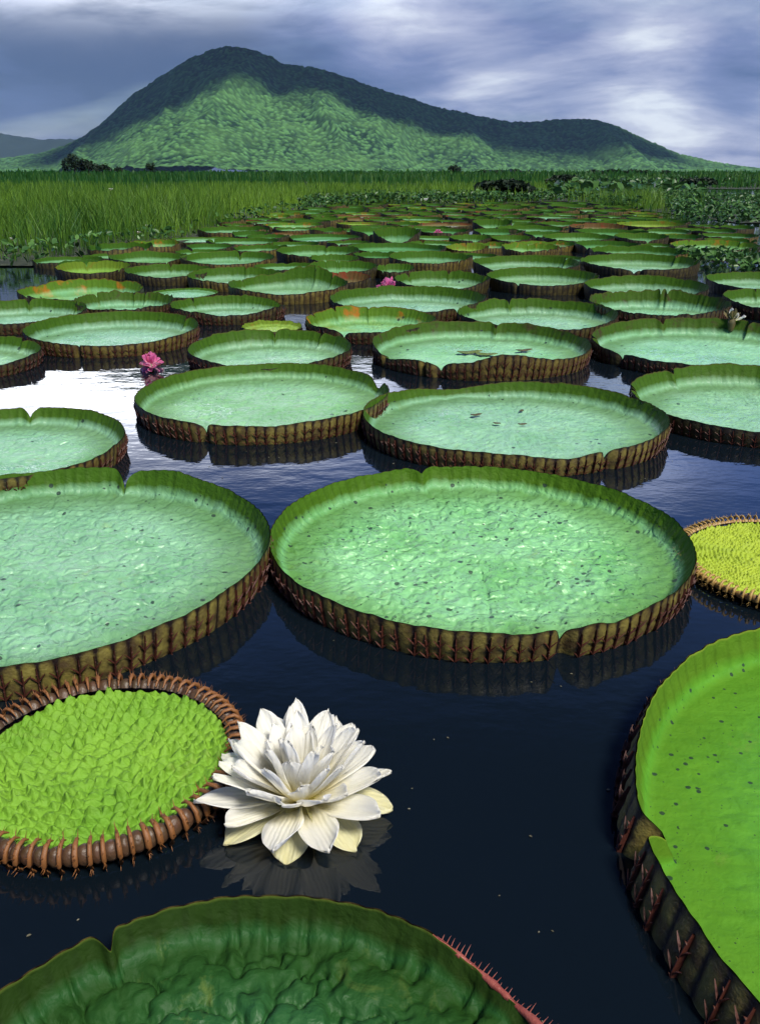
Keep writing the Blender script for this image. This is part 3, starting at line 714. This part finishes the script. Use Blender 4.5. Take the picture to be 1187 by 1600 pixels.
NEAR = [
 # key x y a b h label leaf under nt nr Nr kw
 (1, .361, 3.007, .765, .765, .094, 'largest round lily pad at the centre, peppered with dark specks, notch in front', 'main', U_NEAR, 960, 88, 104,
   dict(notches=[(R(-76), .085, .93), (R(104), .10, .18)], flare=.062, quilt=.0105, mods=[(R(-62), .10, .86), (R(-88), .08, .9), (R(185), .5, .93)])),
 (2, -1.253, 2.861, .85, .85, .104, 'big pale lily pad cut by the left edge, deep notch in its far rim', 'left', U_NEAR, 960, 88, 112,
   dict(notches=[(R(81), .085, .95)], flare=.062, quilt=.0095, mods=[(R(93), .12, 1.08), (R(66), .12, 1.14), (R(-60), .5, .92)])),
 (3, -.667, 1.744, .355, .355, .060, 'young lime green lily pad with quilted surface and spiny brown rim beside the white flower', 'young', U_YOUNG, 900, 130, 74,
   dict(young=1.0, notches=[(R(-14), .12, .35)], noise=.05, wob=.01)),
 (4, 1.521, 1.374, .982, .972, .10, 'smooth bright green lily pad filling the lower right corner', 'green', U_NEAR, 960, 80, 120,
   dict(notches=[(R(176.5), .05, .93)], flare=.042, splay=-.75, quilt=.0022, noise=.05, mods=[(R(120), .55, 1.0)])),
 (5, -.198, .716, .545, .545, .062, 'dark crinkled lily pad cut by the bottom edge below the white flower', 'deep', U_NEAR, 960, 84, 70,
   dict(floor_z=.034, notches=[(R(122), .05, .45)], flare=.050, quilt=.003, crinkle=.024, mods=[(R(40), .28, .45)], noise=.09)),
 (6, 1.488, 2.904, .412, .41, .046, 'small yellow young lily pad with puckered surface at the right edge', 'yellow', U_YELLOW, 720, 90, 96,
   dict(young=.5, notches=[], noise=.05, wob=.03)),
 (7, -1.928, 4.183, .64, .665, .092, 'pale lily pad at the left edge above the big one, small notched far rim', 'pale', U_OCHRE, 600, 50, 86,
   dict(notches=[(R(94), .10, .85)], flare=.064, quilt=.0085)),
 (8, -.705, 5.24, .76, .80, .098, 'round lily pad left of centre in the second row, front notch over bright water', 'pale', U_NEAR, 640, 50, 96,
   dict(notches=[(R(-107), .07, .95)], flare=.064, quilt=.0085, mods=[(R(25), .10, .35), (R(-78), .12, .92)])),
 (9, .735, 4.715, .83, .77, .098, 'wide lily pad right of centre directly behind the largest one, notched front right', 'pale', U_NEAR, 640, 50, 100,
   dict(notches=[(R(-62), .10, .9)], flare=.064, quilt=.0085, mods=[(R(110), .30, .55), (R(-80), .25, .72), (R(60), .25, 1.1)], noise=.10)),
]
MID = [
 (10, .774, 6.80, .84, .83, .145, 'lily pad with frayed brown far rim and tall ochre front wall overlapping its neighbour', 'patchy', U_OCHRE, dict(notches=[(R(-116), .12, .95)], mods=[(R(-84), .34, 2.0), (R(-150), .2, .6)], noise=.12)),
 (11, 2.26, 5.093, .75, .75, .135, 'lily pad at the right edge, second row, low notch at its front left', 'pale', U_DARK, dict(notches=[(R(118), .07, .35), (R(-165), .12, .6)])),
 (12, 2.59, 6.85, .92, .92, .145, 'wide lily pad at the right edge with reddish torn left wall and white sheen', 'patchy', U_DARK, dict(notches=[(R(-155), .12, .95)], noise=.12)),
 (13, -.827, 6.63, .61, .61, .135, 'oval lily pad just behind the second-row pad left of centre', 'mid', U_DARK, dict(mods=[(R(-90), .5, .8)])),
 (14, -2.263, 7.487, .708, .708, .145, 'lily pad with evenly ribbed front wall behind the left pink flower', 'mid', U_OCHRE, dict(noise=.05)),
 (15, -3.095, 6.466, .56, .56, .12, 'partly seen lily pad at the left edge below the ribbed one', 'mid', U_DARK, dict()),
 (16, -.076, 7.904, .574, .56, .15, 'lily pad with orange decaying patch on its far rim, near the centre', 'orange', U_DARK, dict(notches=[(R(-115), .18, .95)], noise=.12)),
 (17, 1.458, 8.274, .73, .72, .15, 'lily pad behind the frayed brown-rimmed one, right of centre', 'mid', U_DARK, dict(mods=[(R(-60), .5, .8)])),
 (18, 2.722, 8.745, .66, .65, .19, 'lily pad with tall sagging dark rim behind the wide right one', 'patchy', U_DARK, dict(noise=.22)),
 (19, 4.241, 9.077, .718, .718, .17, 'lily pad cut by the right edge, third row back', 'mid', U_DARK, dict()),
 (20, 3.019, 10.248, .677, .677, .165, 'lily pad behind the sagging-rimmed one on the right', 'mid', U_DARK, dict(notches=[(R(-60), .2, .7)])),
 (21, 4.629, 10.833, .678, .678, .16, 'pale lily pad cut by the right edge below the floating plants', 'mid', U_DARK, dict()),
 (22, 2.007, 11.149, .678, .678, .18, 'lily pad with long dark front wall left of the twin pads on the right', 'mid', U_DARK, dict(noise=.05)),
 (23, 2.082, 12.94, .758, .758, .17, 'lily pad directly behind the long dark-walled one', 'mid', U_DARK, dict(mods=[(R(-120), .4, .5)])),
 (24, 3.734, 13.092, .824, .824, .175, 'large far lily pad in front of the low floating plants, broken front wall', 'mid', U_DARK, dict(notches=[(R(-110), .25, .9)])),
 (25, .75, 10.945, .566, .566, .165, 'lily pad just right of the central pink flower', 'mid', U_DARK, dict(mods=[(R(-90), .6, .7)])),
 (26, .281, 9.185, .79, .77, .17, 'lily pad in front of the central pink flower', 'mid', U_DARK, dict(notches=[(R(-50), .2, .9)])),
 (27, .202, 12.408, .27, .28, .14, 'small pale lily pad behind the central pink flower', 'far', U_DARK, dict()),
 (28, -1.058, 10.387, .68, .67, .17, 'lily pad with a tall folded hump, left of the central pink flower', 'mid', U_OCHRE, dict(mods=[(R(70), .45, 1.7), (R(150), .3, .9)], noise=.15)),
 (29, -.457, 11.18, .34, .33, .15, 'small red-walled lily pad right behind the humped one', 'farred', U_DARK, dict()),
 (30, -1.50, 8.82, .56, .49, .15, 'lily pad with a curled right end behind the oval one, left of centre', 'mid', U_DARK, dict(mods=[(R(20), .3, .7)], noise=.15)),
 (31, -1.817, 11.369, .60, .575, .165, 'lily pad left of and behind the humped one', 'mid', U_OCHRE, dict()),
 (32, -.98, 8.02, .27, .27, .04, 'low flat tattered lily pad between larger pads, left of centre', 'faryellow', U_DARK, dict(noise=.4)),
 (33, -2.782, 11.943, .57, .55, .16, 'lily pad left of the ochre-walled one in the left group', 'mid', U_DARK, dict()),
 (34, -2.307, 13.776, .70, .708, .165, 'far lily pad with a dark notch in the middle of its rim, left of centre', 'far', U_OCHRE, dict(notches=[(R(82), .12, .85)])),
 (35, -3.538, 13.895, .58, .595, .16, 'far lily pad nearest the foot of the left grass bank', 'far', U_DARK, dict()),
 (36, -3.915, 12.391, .494, .494, .16, 'yellowish lily pad at the left end of the far left group', 'faryellow', U_DARK, dict()),
 (38, -3.297, 9.927, .665, .647, .16, 'lily pad with orange and yellow decaying rim at the left', 'orange', U_DARK, dict(noise=.2)),
 (39, -2.593, 9.077, .49, .46, .15, 'dark ragged lily pad behind the evenly ribbed one', 'patchy', U_DARK, dict(noise=.25)),
 (40, -3.401, 8.397, .61, .60, .15, 'lily pad at the left edge behind the evenly ribbed one', 'mid', U_DARK, dict(noise=.12)),
 (41, -2.279, 10.442, .39, .39, .03, 'flat pale sunken lily pad between taller ones at the left', 'far', U_DARK, dict(noise=.3)),
 (42, -1.018, 14.988, .672, .672, .17, 'far lily pad left of centre before the grass edge, dark front wall', 'far', U_DARK, dict()),
 (43, -.696, 13.763, .379, .379, .15, 'small far lily pad tucked before the dark-walled one, left of centre', 'far', U_DARK, dict()),
 (45, -.511, 12.397, .47, .487, .165, 'lily pad behind the small red-walled one', 'far', U_DARK, dict()),
 (46, .769, 13.743, .632, .632, .18, 'far lily pad with bowl-like rim behind the pad right of the pink flower', 'far', U_OCHRE, dict()),
 (47, .327, 18.19, .46, .45, .30, 'tall upturned far leaf of a lily pad at the centre', 'far', U_DARK, dict(noise=.25, mods=[(R(-90), .8, .3)])),
 (48, 1.771, 18.044, .41, .40, .17, 'small far lily pad with a front notch, right of the upturned leaf', 'far', U_DARK, dict(notches=[(R(-80), .3, .9)])),
 (49, 2.579, 18.05, .40, .40, .16, 'small far lily pad right of the notched far one', 'far', U_DARK, dict()),
 (50, 1.513, 15.873, .37, .37, .15, 'small yellow far lily pad right of the bowl-like one', 'faryellow', U_OCHRE, dict()),
 (51, 2.606, 15.763, .50, .476, .16, 'far lily pad with orange crumpled rim behind the middle-right ones', 'orange', U_OCHRE, dict(noise=.3)),
 (52, 2.739, 22.516, .48, .453, .26, 'domed dark green far leaf of a lily pad right of centre', 'far', U_DARK, dict(mods=[(R(-90), .8, .3)])),
 (53, 3.966, 18.335, .705, .705, .16, 'far lily pad with long flat rim on the right', 'far', U_DARK, dict()),
 (54, 5.16, 18.134, .52, .505, .19, 'far lily pad with notched front left of the right floating plants', 'far', U_DARK, dict(notches=[(R(-90), .3, .9)])),
 (55, 5.95, 16.267, .756, .756, .16, 'far lily pad behind the low floating plants at the right edge', 'orange', U_DARK, dict()),
 (56, 6.771, 23.061, .829, .829, .16, 'yellow-green far lily pad before the leafy bed on the right', 'faryellow', U_DARK, dict()),
 (57, 5.209, 22.001, .676, .676, .16, 'reddish far lily pad left of the yellow-green one on the right', 'farred', U_DARK, dict()),
]
for (k, x, y, a, b, h, lab, leaf, und, nt_, nr_, Nr, kw) in NEAR:
    make_pad(k, x, y, a, b, h, lab, leaf, und, nt_, nr_, Nr, 'each', **kw)
for (k, x, y, a, b, h, lab, leaf, und, kw) in MID:
    near = y < 9.5
    away = math.atan2(y, x); h = h*.86; kw = dict(kw); kw['mods'] = list(kw.get('mods', ()))+[(away, 1.1, 1.16), (away+PI, 1.0, .66)]
    gg = random.Random(k); kw['notches'] = list(kw.get('notches', ()))+[(gg.uniform(0, 6.28), gg.uniform(.03, .09), gg.uniform(.25, .7)) for q in range(3)]
    kw = dict(dict(flare=.075, quilt=.008, noise=.13, wob=.02), **kw)
    make_pad(k, x, y, a, b, h, lab, leaf, und, 560 if near else 320, 30 if near else 12, int(88*a/.75) if near else int(76*a/.75), 'one' if near else None, **kw)

# the reddish, thorny stretch of lip on the bottom pad
def spiny_lip(key, a0, a1):
    e, u, inf = e_info[key]; g = random.Random(2); V, Q = [], []; n = 40
    pts = []
    for i in range(n):
        t = R(a0+(a1-a0)*i/(n-1)); r = float(inf['rl'](t)); z = inf['fz']+float(inf['H'](t)); pts.append((r*math.cos(t)+.003*math.cos(t), r*math.sin(t)+.003*math.sin(t), z-.004))
    tube(pts, [.0025+.005*math.sin(PI*i/(n-1))*(.4+1.0*g.random()) for i in range(n)], 6, V, Q)
    for i in range(3, n-2):
        t = R(a0+(a1-a0)*i/(n-1)+g.uniform(-.5, .5)); p = Vector(pts[i]); l = g.uniform(.008, .026)
        tube([p, p+Vector((math.cos(t)*l*.9, math.sin(t)*l*.9, l*g.uniform(.1, .8)))], [.0022, .0003], 3, V, Q)
    o = link('spiny_lip', new_mesh('spiny_lip', np.array(V), np.array(Q)), mat_simple('lip_red', (.16, .03, .022), (.26, .07, .05), 40, .5, .3), e)
    o['label'] = 'reddish thorny stretch of the rim'
spiny_lip(5, 20, 58)

# the crowded far pads
def far_pads():
    g = random.Random(3); placed = [(p[1], p[2], max(p[3], p[4])) for p in NEAR+MID]
    protos = []
    for s in range(9):
        leaf = ['far', 'far', 'fardeep', 'faryellow', 'farred', 'far', 'fardeep', 'orange', 'far'][s]
        bl, un, _ = pad_geometry(.7, .7, [.12, .10, .13, .09, .08, .14, .11, .11, .08][s], seed=200+s, nt=180, nr=8, Nr=44, noise=.22, wob=.03, flare=.04, notches=[(g.uniform(0, 6.28), .2, .9)], mods=[(R(-90), .9, g.uniform(.45, .9))])
        bl.materials.append(LEAF[leaf]); un.materials.append([U_DARK, U_OCHRE][s % 2]); protos.append((bl, un, leaf))
    n = 0
    for i in range(26000):
        y = 12.5+g.random()**.8*28; x = g.uniform(-.30*y-1, .37*y+.5)
        r = g.uniform(.38, .85)
        if y+r > float(shore(x))-.15: continue
        if x > 4.6 and 12.2 < y < 15.6: continue
        if x+r > np.interp(y, [15, 21, 25, 32, 45], [7.5, 9.2, 8.4, 9.4, 10.5]) : continue
        if any((x-q[0])**2+(y-q[1])**2 < ((r+q[2])*.97)**2 for q in placed): continue
        placed.append((x, y, r)); n += 1
        bl, un, leaf = protos[g.choice((0, 0, 1, 1, 2, 2, 3, 4, 5, 5, 6, 6, 8, 8, 0, 1, 2, 5, 7))]
        word = {'far': 'green', 'fardeep': 'deep green', 'faryellow': 'yellowish', 'farred': 'reddish', 'orange': 'orange-patched'}[leaf]
        band = 'nearer' if y < 20 else 'middle' if y < 28 else 'farthest'; q = x/y
        side = 'far left' if q < -.13 else 'left of centre' if q < .02 else 'right of centre' if q < .16 else 'far right'
        e = empty('lily_pad', (x, y, 0), g.choice((-1, 1))*g.uniform(0, .5)); tag(e, '%s lily pad in the %s of the crowded far rows, %s' % (word, band, side), 'lily pad', 'far %s lily pads, %s rows, %s' % (word, band, side))
        s = r/.7; e.scale = (s, s, g.uniform(.7, 1.15))
        link('leaf_blade', bl, None, e); link('rim_underside', un, None, e)
    print('far pads', n)
far_pads()

# ------------------------------------------------------------------ flowers
def mat_petal(name, tip, base, edge=None, trans=.3):
    m, t, p, out = new_mat(name)
    a = tattr(t, 'along').outputs['Fac']; tc = N(t, 'ShaderNodeTexCoord').outputs['Object']
    c = tmix(t, tramp(t, a, (.05, .55, 0, 1)), base, tip)
    vein = N(t, 'ShaderNodeTexWave'); vein.inputs['Scale'].default_value = 30; vein.inputs['Distortion'].default_value = 2; vein.bands_direction = 'Y'; L(t, tc, vein.inputs[0])
    L(t, c, p.inputs['Base Color']); p.inputs['Roughness'].default_value = .8; p.inputs['Specular IOR Level'].default_value = .06
    tbump(t, p, tmath(t, 'ADD', vein.outputs['Fac'], tmath(t, 'MULTIPLY', tnoise(t, 28, 3, .6, tc), 1.5)), .35, .004)
    p.inputs['Subsurface Weight'].default_value = .6; p.inputs['Subsurface Radius'].default_value = (1, .95, .8); p.inputs['Subsurface Scale'].default_value = .03
    tr = N(t, 'ShaderNodeBsdfTranslucent'); L(t, c, tr.inputs[0]); mx = N(t, 'ShaderNodeMixShader'); mx.inputs[0].default_value = trans
    L(t, p.outputs[0], mx.inputs[1]); L(t, tr.outputs[0], mx.inputs[2]); L(t, mx.outputs[0], out.inputs[0])
    return m
P_WHITE = mat_petal('petal_white', (.97, .955, .87), (.95, .86, .42), trans=.36)
P_SEPAL = mat_petal('petal_sepal', (.88, .84, .46), (.60, .52, .10))
P_PINK = mat_petal('petal_pink', (.78, .13, .34), (.88, .45, .58))
MAT_GREENBUD = mat_simple('flower_base_green', (.05, .09, .02), (.09, .10, .03), 20, .5, .2)
def petal_mesh(Ln, Wd, curl, cup, seed, blunt=.5, thick=.0012):
    g = random.Random(seed); nu, nv = 13, 9; V, al = [], []
    for side in (0, 1):
        for i in range(nu):
            u = i/(nu-1)
            u = 1-(1-u)**1.5
            w = Wd*(.34+.66*float(sm(0, .6, np.array(u))))*(1 if u < .6 else max(.02, 1-((u-.6)/.4)**(1.6+1.2*blunt))**.62)
            ang = curl*u; rx = Ln*(math.sin(ang)/curl if abs(curl) > 1e-3 else u)
            rz = Ln*((1-math.cos(ang))/curl if abs(curl) > 1e-3 else 0)
            for j in range(nv):
                v = j/(nv-1)*2-1
                tipn = .012*Ln*(math.sin(v*5+g.random()*.6+seed) if u > .9 else 0)
                zc = cup*w*(v*v)-thick*side+.004*math.sin(v*6+seed)*u+.006*math.sin(u*7+seed*1.7)*v*u
                V.append((rx-math.sin(ang)*zc+tipn-.02*Ln*v*v*u, v*w/2, rz+math.cos(ang)*zc)); al.append(u)
    Q = []
    for side in (0, 1):
        o = side*nu*nv
        for i in range(nu-1):
            for j in range(nv-1):
                q = [o+i*nv+j, o+(i+1)*nv+j, o+(i+1)*nv+j+1, o+i*nv+j+1]; Q.append(q if not side else q[::-1])
    o = nu*nv
    for i in range(nu-1):
        Q.append([i*nv, o+i*nv, o+(i+1)*nv, (i+1)*nv]); Q.append([i*nv+nv-1, (i+1)*nv+nv-1, o+(i+1)*nv+nv-1, o+i*nv+nv-1])
    for j in range(nv-1): Q.append([(nu-1)*nv+j, o+(nu-1)*nv+j, o+(nu-1)*nv+j+1, (nu-1)*nv+j+1])
    return new_mesh('petal', V, Q, None, {'along': np.array(al)})
def place_petal(e, me, mat, az, el, z, r0, roll=0, name='petal'):
    o = link(name, me, mat, e)
    M = Matrix.Translation((math.cos(az)*r0, math.sin(az)*r0, z)) @ Matrix.Rotation(az, 4, 'Z') @ Matrix.Rotation(-el, 4, 'Y') @ Matrix.Rotation(roll, 4, 'X')
    o.matrix_local = M; return o
def lathe(name, prof, mat, e, n=20):
    V = [(r*math.cos(2*PI*j/n), r*math.sin(2*PI*j/n), z) for r, z in prof for j in range(n)]
    return link(name, new_mesh(name, V, ring_quads(len(prof), n)), mat, e)
def white_flower():
    e = empty('water_lily_flower', (-.180, 1.615, 0)); e.scale = (.92, .92, .93); tag(e, 'large open creamy white water lily flower floating in the foreground', 'flower')
    g = random.Random(11)
    rows = [(6, 80, .165, .064, .05, .040), (9, 65, .185, .070, .12, .042), (12, 48, .196, .074, .16, .040), (13, 30, .203, .078, .18, .038), (11, 15, .206, .082, .12, .036)]
    for ri, (n, el, ln, wd, curl, z) in enumerate(rows):
        ms = [petal_mesh(ln*g.uniform(.86, 1.12), wd*g.uniform(.8, 1.15), curl*g.uniform(.5, 1.4)*(1 if ri else -1), .16, ri*7+s, g.uniform(.0, .8)) for s in range(7)]
        for i in range(n):
            az = 2*PI*(i+.5*(ri % 2))/n+g.uniform(-.12, .12)
            place_petal(e, ms[g.randrange(7)], P_WHITE, az, R(el+g.uniform(-6, 6)), z, .018+.004*ri, g.uniform(-.25, .25))
    for az, el, ln in ((-95, -10, .185), (-140, -7, .205), (-48, -7, .20), (-8, -3, .215), (40, 3, .17), (100, 3, .17), (170, 1, .19)):
        place_petal(e, petal_mesh(ln, .10, -.15, .15, int(az)+200, 1.0), P_SEPAL, R(az), R(el), .050, .015, 0, 'sepal')
    lathe('flower_base', [(.004, .062), (.022, .06), (.034, .045), (.036, .02), (.026, -.02), (.012, -.06)], MAT_GREENBUD, e)
white_flower()
def pink_flower(x, y, s, label, seed, droop=0):
    e = empty('water_lily_flower', (x, y, 0)); tag(e, label, 'flower', 'pink water lily flowers')
    g = random.Random(seed)
    for ri, (n, el, ln, wd, curl, z) in enumerate([(6, 75, .5, .26, .9, .28), (9, 48, .58, .28, .6, .24), (10, 15, .6, .30, .2, .18), (7, -12, .55, .3, -.5, .14)]):
        for i in range(n):
            place_petal(e, petal_mesh(ln*s*g.uniform(.8, 1.15), wd*s, curl*g.uniform(.4, 1.3), .3, seed+ri*9+i, .8), P_PINK, 2*PI*(i+.5*ri)/n+g.uniform(-.2, .2), R(el+g.uniform(-14, 14)), z*s, .03*s, g.uniform(-.5, .5))
    lathe('flower_base', [(.01*s, .34*s), (.10*s, .32*s), (.14*s, .2*s), (.10*s, .02*s), (.05*s, -.1)], MAT_GREENBUD, e, 12)
pink_flower(-1.66, 6.32, .165, 'pink water lily flower on bright water at the left', 41)
pink_flower(.10, 10.15, .30, 'pink water lily flower near the centre, between pads', 42)
pink_flower(1.30, 20.6, .19, 'tiny far pink flower among the crowded pads', 43)
def small_blossom(px, py, Y, label, s=.11):
    d = pix_dir(px, py); k = Y/d.y; z = CAM_H+d.z*k
    e = empty('white_blossom', (d.x*k, Y, max(0, 0))); tag(e, label, 'flower', 'white blossoms in the bank grass')
    V, Q = [], []; tube([(0, 0, 0), (.02, 0, z*.6), (0, 0, z)], [.008, .007, .005], 5, V, Q)
    link('stem', new_mesh('stem', np.array(V), np.array(Q)), MAT_GREENBUD, e)
    for i in range(6):
        o = place_petal(e, petal_mesh(s*.6, s*.4, .5, .2, i, .8, .002), P_WHITE, i*PI/3, R(35), z, .005)
small_blossom(230, 355, 19.5, 'white blossom on the grass bank, right of two')
small_blossom(217, 365, 18.6, 'white blossom on the grass bank, left of two')
small_blossom(21, 376, 15.0, 'white blossom low at the left end of the grass bank')
small_blossom(174, 298, 40, 'tiny white blossom high in the far grass', .22)
small_blossom(665, 314, 36, 'tiny white blossom at the foot of the reeds, centre', .2)

MAT_SCRAP = mat_simple('withered_leaf', (.03, .03, .012), (.09, .07, .02), 30, .7, .3)
MAT_SCRAPG = mat_simple('green_scrap', (.06, .11, .02), (.12, .15, .03), 30, .6, .3)
def leaf_scrap(x, y, z, s, rz, label, mat):
    g = random.Random(int(x*1000)); V = []; nu, nv = 7, 5
    for i in range(nu):
        for j in range(nv):
            u = i/(nu-1)*2-1; v = j/(nv-1)*2-1; w = (1-u*u)**.5*.45+.04
            V.append((u*s, v*w*s+.1*s*math.sin(u*3), .012+s*.18*u*u+s*.15*v*v*w+g.uniform(0, .04)*s))
    Q = [[i*nv+j, (i+1)*nv+j, (i+1)*nv+j+1, i*nv+j+1] for i in range(nu-1) for j in range(nv-1)]
    o = link('leaf_scrap', new_mesh('leaf_scrap', V, Q), mat, None, (x, y, z), (0, 0, rz)); tag(o, label, 'leaf', 'withered leaf scraps')
    md = o.modifiers.new('thick', 'SOLIDIFY'); md.thickness = .003
for k, (x, y, s_, rz, lab, mt) in enumerate([
    (.56, 4.98, .035, .3, 'largest dark scrap at the upper left on the wide pad behind the central one', MAT_SCRAP),
    (.66, 4.80, .022, -.5, 'slim dark scrap in the middle of the wide pad behind the central one', MAT_SCRAP),
    (.80, 4.78, .026, .1, 'dark scrap right of middle on the wide pad behind the central one', MAT_SCRAP),
    (.84, 5.08, .022, .9, 'small dark scrap towards the far rim of the wide pad', MAT_SCRAP),
    (.70, 6.85, .10, .1, 'green weed scrap lying on the frayed brown-rimmed pad', MAT_SCRAPG),
    (.82, 6.78, .09, -.3, 'second green weed scrap, right of the first on the frayed pad', MAT_SCRAPG),
    (1.14, 6.95, .07, .2, 'small brown scrap at the right on the frayed brown-rimmed pad', MAT_SCRAP)]):
    leaf_scrap(x, y, .014, s_, rz, lab, mt)
def withered_flower():
    e = empty('withered_flower', (3.02, 7.62, 0.10)); tag(e, 'withered white and brown flower on the far rim of the right-edge pad', 'flower')
    g = random.Random(5)
    for i in range(12):
        place_petal(e, petal_mesh(.10*g.uniform(.7, 1.2), .045, .8, .3, i+70, .8), P_WHITE if i % 2 else MAT_SCRAP, g.uniform(0, 6.28), R(g.uniform(0, 70)), .06, .012, g.uniform(-.8, .8))
    lathe('flower_base', [(.004, .08), (.03, .07), (.035, .03), (.02, -.03)], MAT_SCRAP, e, 10)
withered_flower()

def floating_specks():
    g = np.random.default_rng(8); n = 110
    x = g.uniform(-1.2, 2.2, n); y = g.uniform(1.0, 5.5, n)**1.0; P = np.stack([x, y, np.full(n, .0025)], -1)
    V, Q, A = leafcloud(P, .0025+.004*g.random(n)**2, g.random(n), 9, 30)
    o = link('floating_specks', new_mesh('floating_specks', V, Q, attrs={'tint': A}, smooth=False), mat_foliage('pale_specks', (.22, .21, .15), (.06, .055, .03))); tag(o, 'tiny pale specks floating on the dark water', 'debris', kind='stuff')
floating_specks()

# ------------------------------------------------------------------ unseen clouds above the frame, added to shade the ridge
def mat_cloud():
    m, t, p, out = new_mat('cloud')
    p.inputs['Base Color'].default_value = (.85, .86, .88, 1); p.inputs['Roughness'].default_value = 1; p.inputs['Specular IOR Level'].default_value = 0
    return m
MAT_CLOUD = mat_cloud()
def build_shade_cloud(cx, cy, cz, lx, ly, lz, seed, label, rot=0):
    g = np.random.default_rng(seed); nu, nv = 140, 60
    u = np.arange(nu)*2*PI/nu; v = np.linspace(.02, PI-.02, nv)
    U, Vv = np.meshgrid(u, v); x = np.sin(Vv)*np.cos(U); y = np.sin(Vv)*np.sin(U); z = np.cos(Vv)
    z = np.where(z < 0, z*.35, z)
    n = fbm(x*3+9, y*3+z*2, seed, 5); n2 = fbm(x*9, y*9+z*5, seed+4, 3)
    r = .55+.75*n+.18*n2
    P = np.stack([x*r*lx, y*r*ly, z*r*lz], -1)
    c, s = math.cos(rot), math.sin(rot)
    P = np.stack([P[..., 0]*c-P[..., 1]*s+cx, P[..., 0]*s+P[..., 1]*c+cy, P[..., 2]+cz], -1)
    Vs = [P.reshape(-1, 3)]; Qs = [ring_quads(nv, nu)]; off = nu*nv
    nu2, nv2 = 16, 9; u2 = np.arange(nu2)*2*PI/nu2; w2 = np.linspace(.1, PI-.1, nv2); U2, W2 = np.meshgrid(u2, w2)
    for k in range(70):  # loose puffs added to soften the edge of the cast shadow
        an = g.uniform(0, 2*PI); rr = g.uniform(.85, 1.75)**1.0; sz = g.uniform(14, 46)*(1.5-.5*rr)
        q = np.stack([np.sin(W2)*np.cos(U2)*1.3, np.sin(W2)*np.sin(U2), np.cos(W2)*.45], -1)*sz*(1+.5*(fbm(np.cos(U2)*2+k, np.sin(U2)*2+W2, seed+k, 2)-.5))[..., None]
        Vs.append((q+np.array([cx+math.cos(an)*lx*rr*.95, cy+math.sin(an)*ly*rr*.95, cz+g.uniform(-5, 20)])).reshape(-1, 3)); Qs.append(ring_quads(nv2, nu2)+off); off += nu2*nv2
    o = link('cloud', new_mesh('cloud', np.concatenate(Vs), np.concatenate(Qs)), MAT_CLOUD); tag(o, label, 'cloud', kind='structure')
def over(px, py, Y, hcloud):
    d = pix_dir(px, py); k = Y/d.y; p = Vector((d.x*k, Y, CAM_H+d.z*k)); return p+SUNV*((hcloud-p.z)/SUNV.z)
for (px, py, Yc, hc, lx, ly, lz, sd, lab) in ((225, 135, 4250, 790, 420, 430, 60, 3, 'unseen cloud shading the summit and left flank'), (440, 115, 4400, 790, 330, 330, 55, 6, 'unseen cloud shading just right of the summit'),
        (650, 180, 4400, 770, 430, 330, 50, 5, 'unseen long cloud shading the right ridge'), (860, 205, 4400, 760, 330, 300, 45, 8, 'unseen cloud shading the right shoulder'),
        (1010, 240, 4300, 760, 170, 150, 40, 14, 'unseen small cloud shading the right end of the ridge'), (160, 225, 4200, 800, 160, 200, 40, 15, 'unseen small cloud shading the left foot')):
    c = over(px, py, Yc, hc); build_shade_cloud(c.x, c.y, hc, lx, ly, lz, sd, lab)

# ------------------------------------------------------------------ haze
def build_haze():
    m = bpy.data.materials.new('haze'); m.use_nodes = True; t = m.node_tree; t.nodes.clear()
    out = N(t, 'ShaderNodeOutputMaterial'); v = N(t, 'ShaderNodeVolumePrincipled'); L(t, v.outputs[0], out.inputs['Volume'])
    v.inputs['Color'].default_value = (.38, .64, 1, 1); v.inputs['Density'].default_value = 2.6e-5; v.inputs['Anisotropy'].default_value = .1
    a = 9500; z0, z1 = -12, 640
    V = [(-a, -a, z0), (a, -a, z0), (a, a, z0), (-a, a, z0), (-a, -a, z1), (a, -a, z1), (a, a, z1), (-a, a, z1)]
    Q = [(0, 3, 2, 1), (4, 5, 6, 7), (0, 1, 5, 4), (1, 2, 6, 5), (2, 3, 7, 6), (3, 0, 4, 7)]
    o = link('haze', new_mesh('haze', V, Q, smooth=False), m); tag(o, 'thin pale haze over the lagoon and mountain', 'haze', kind='stuff')
build_haze()
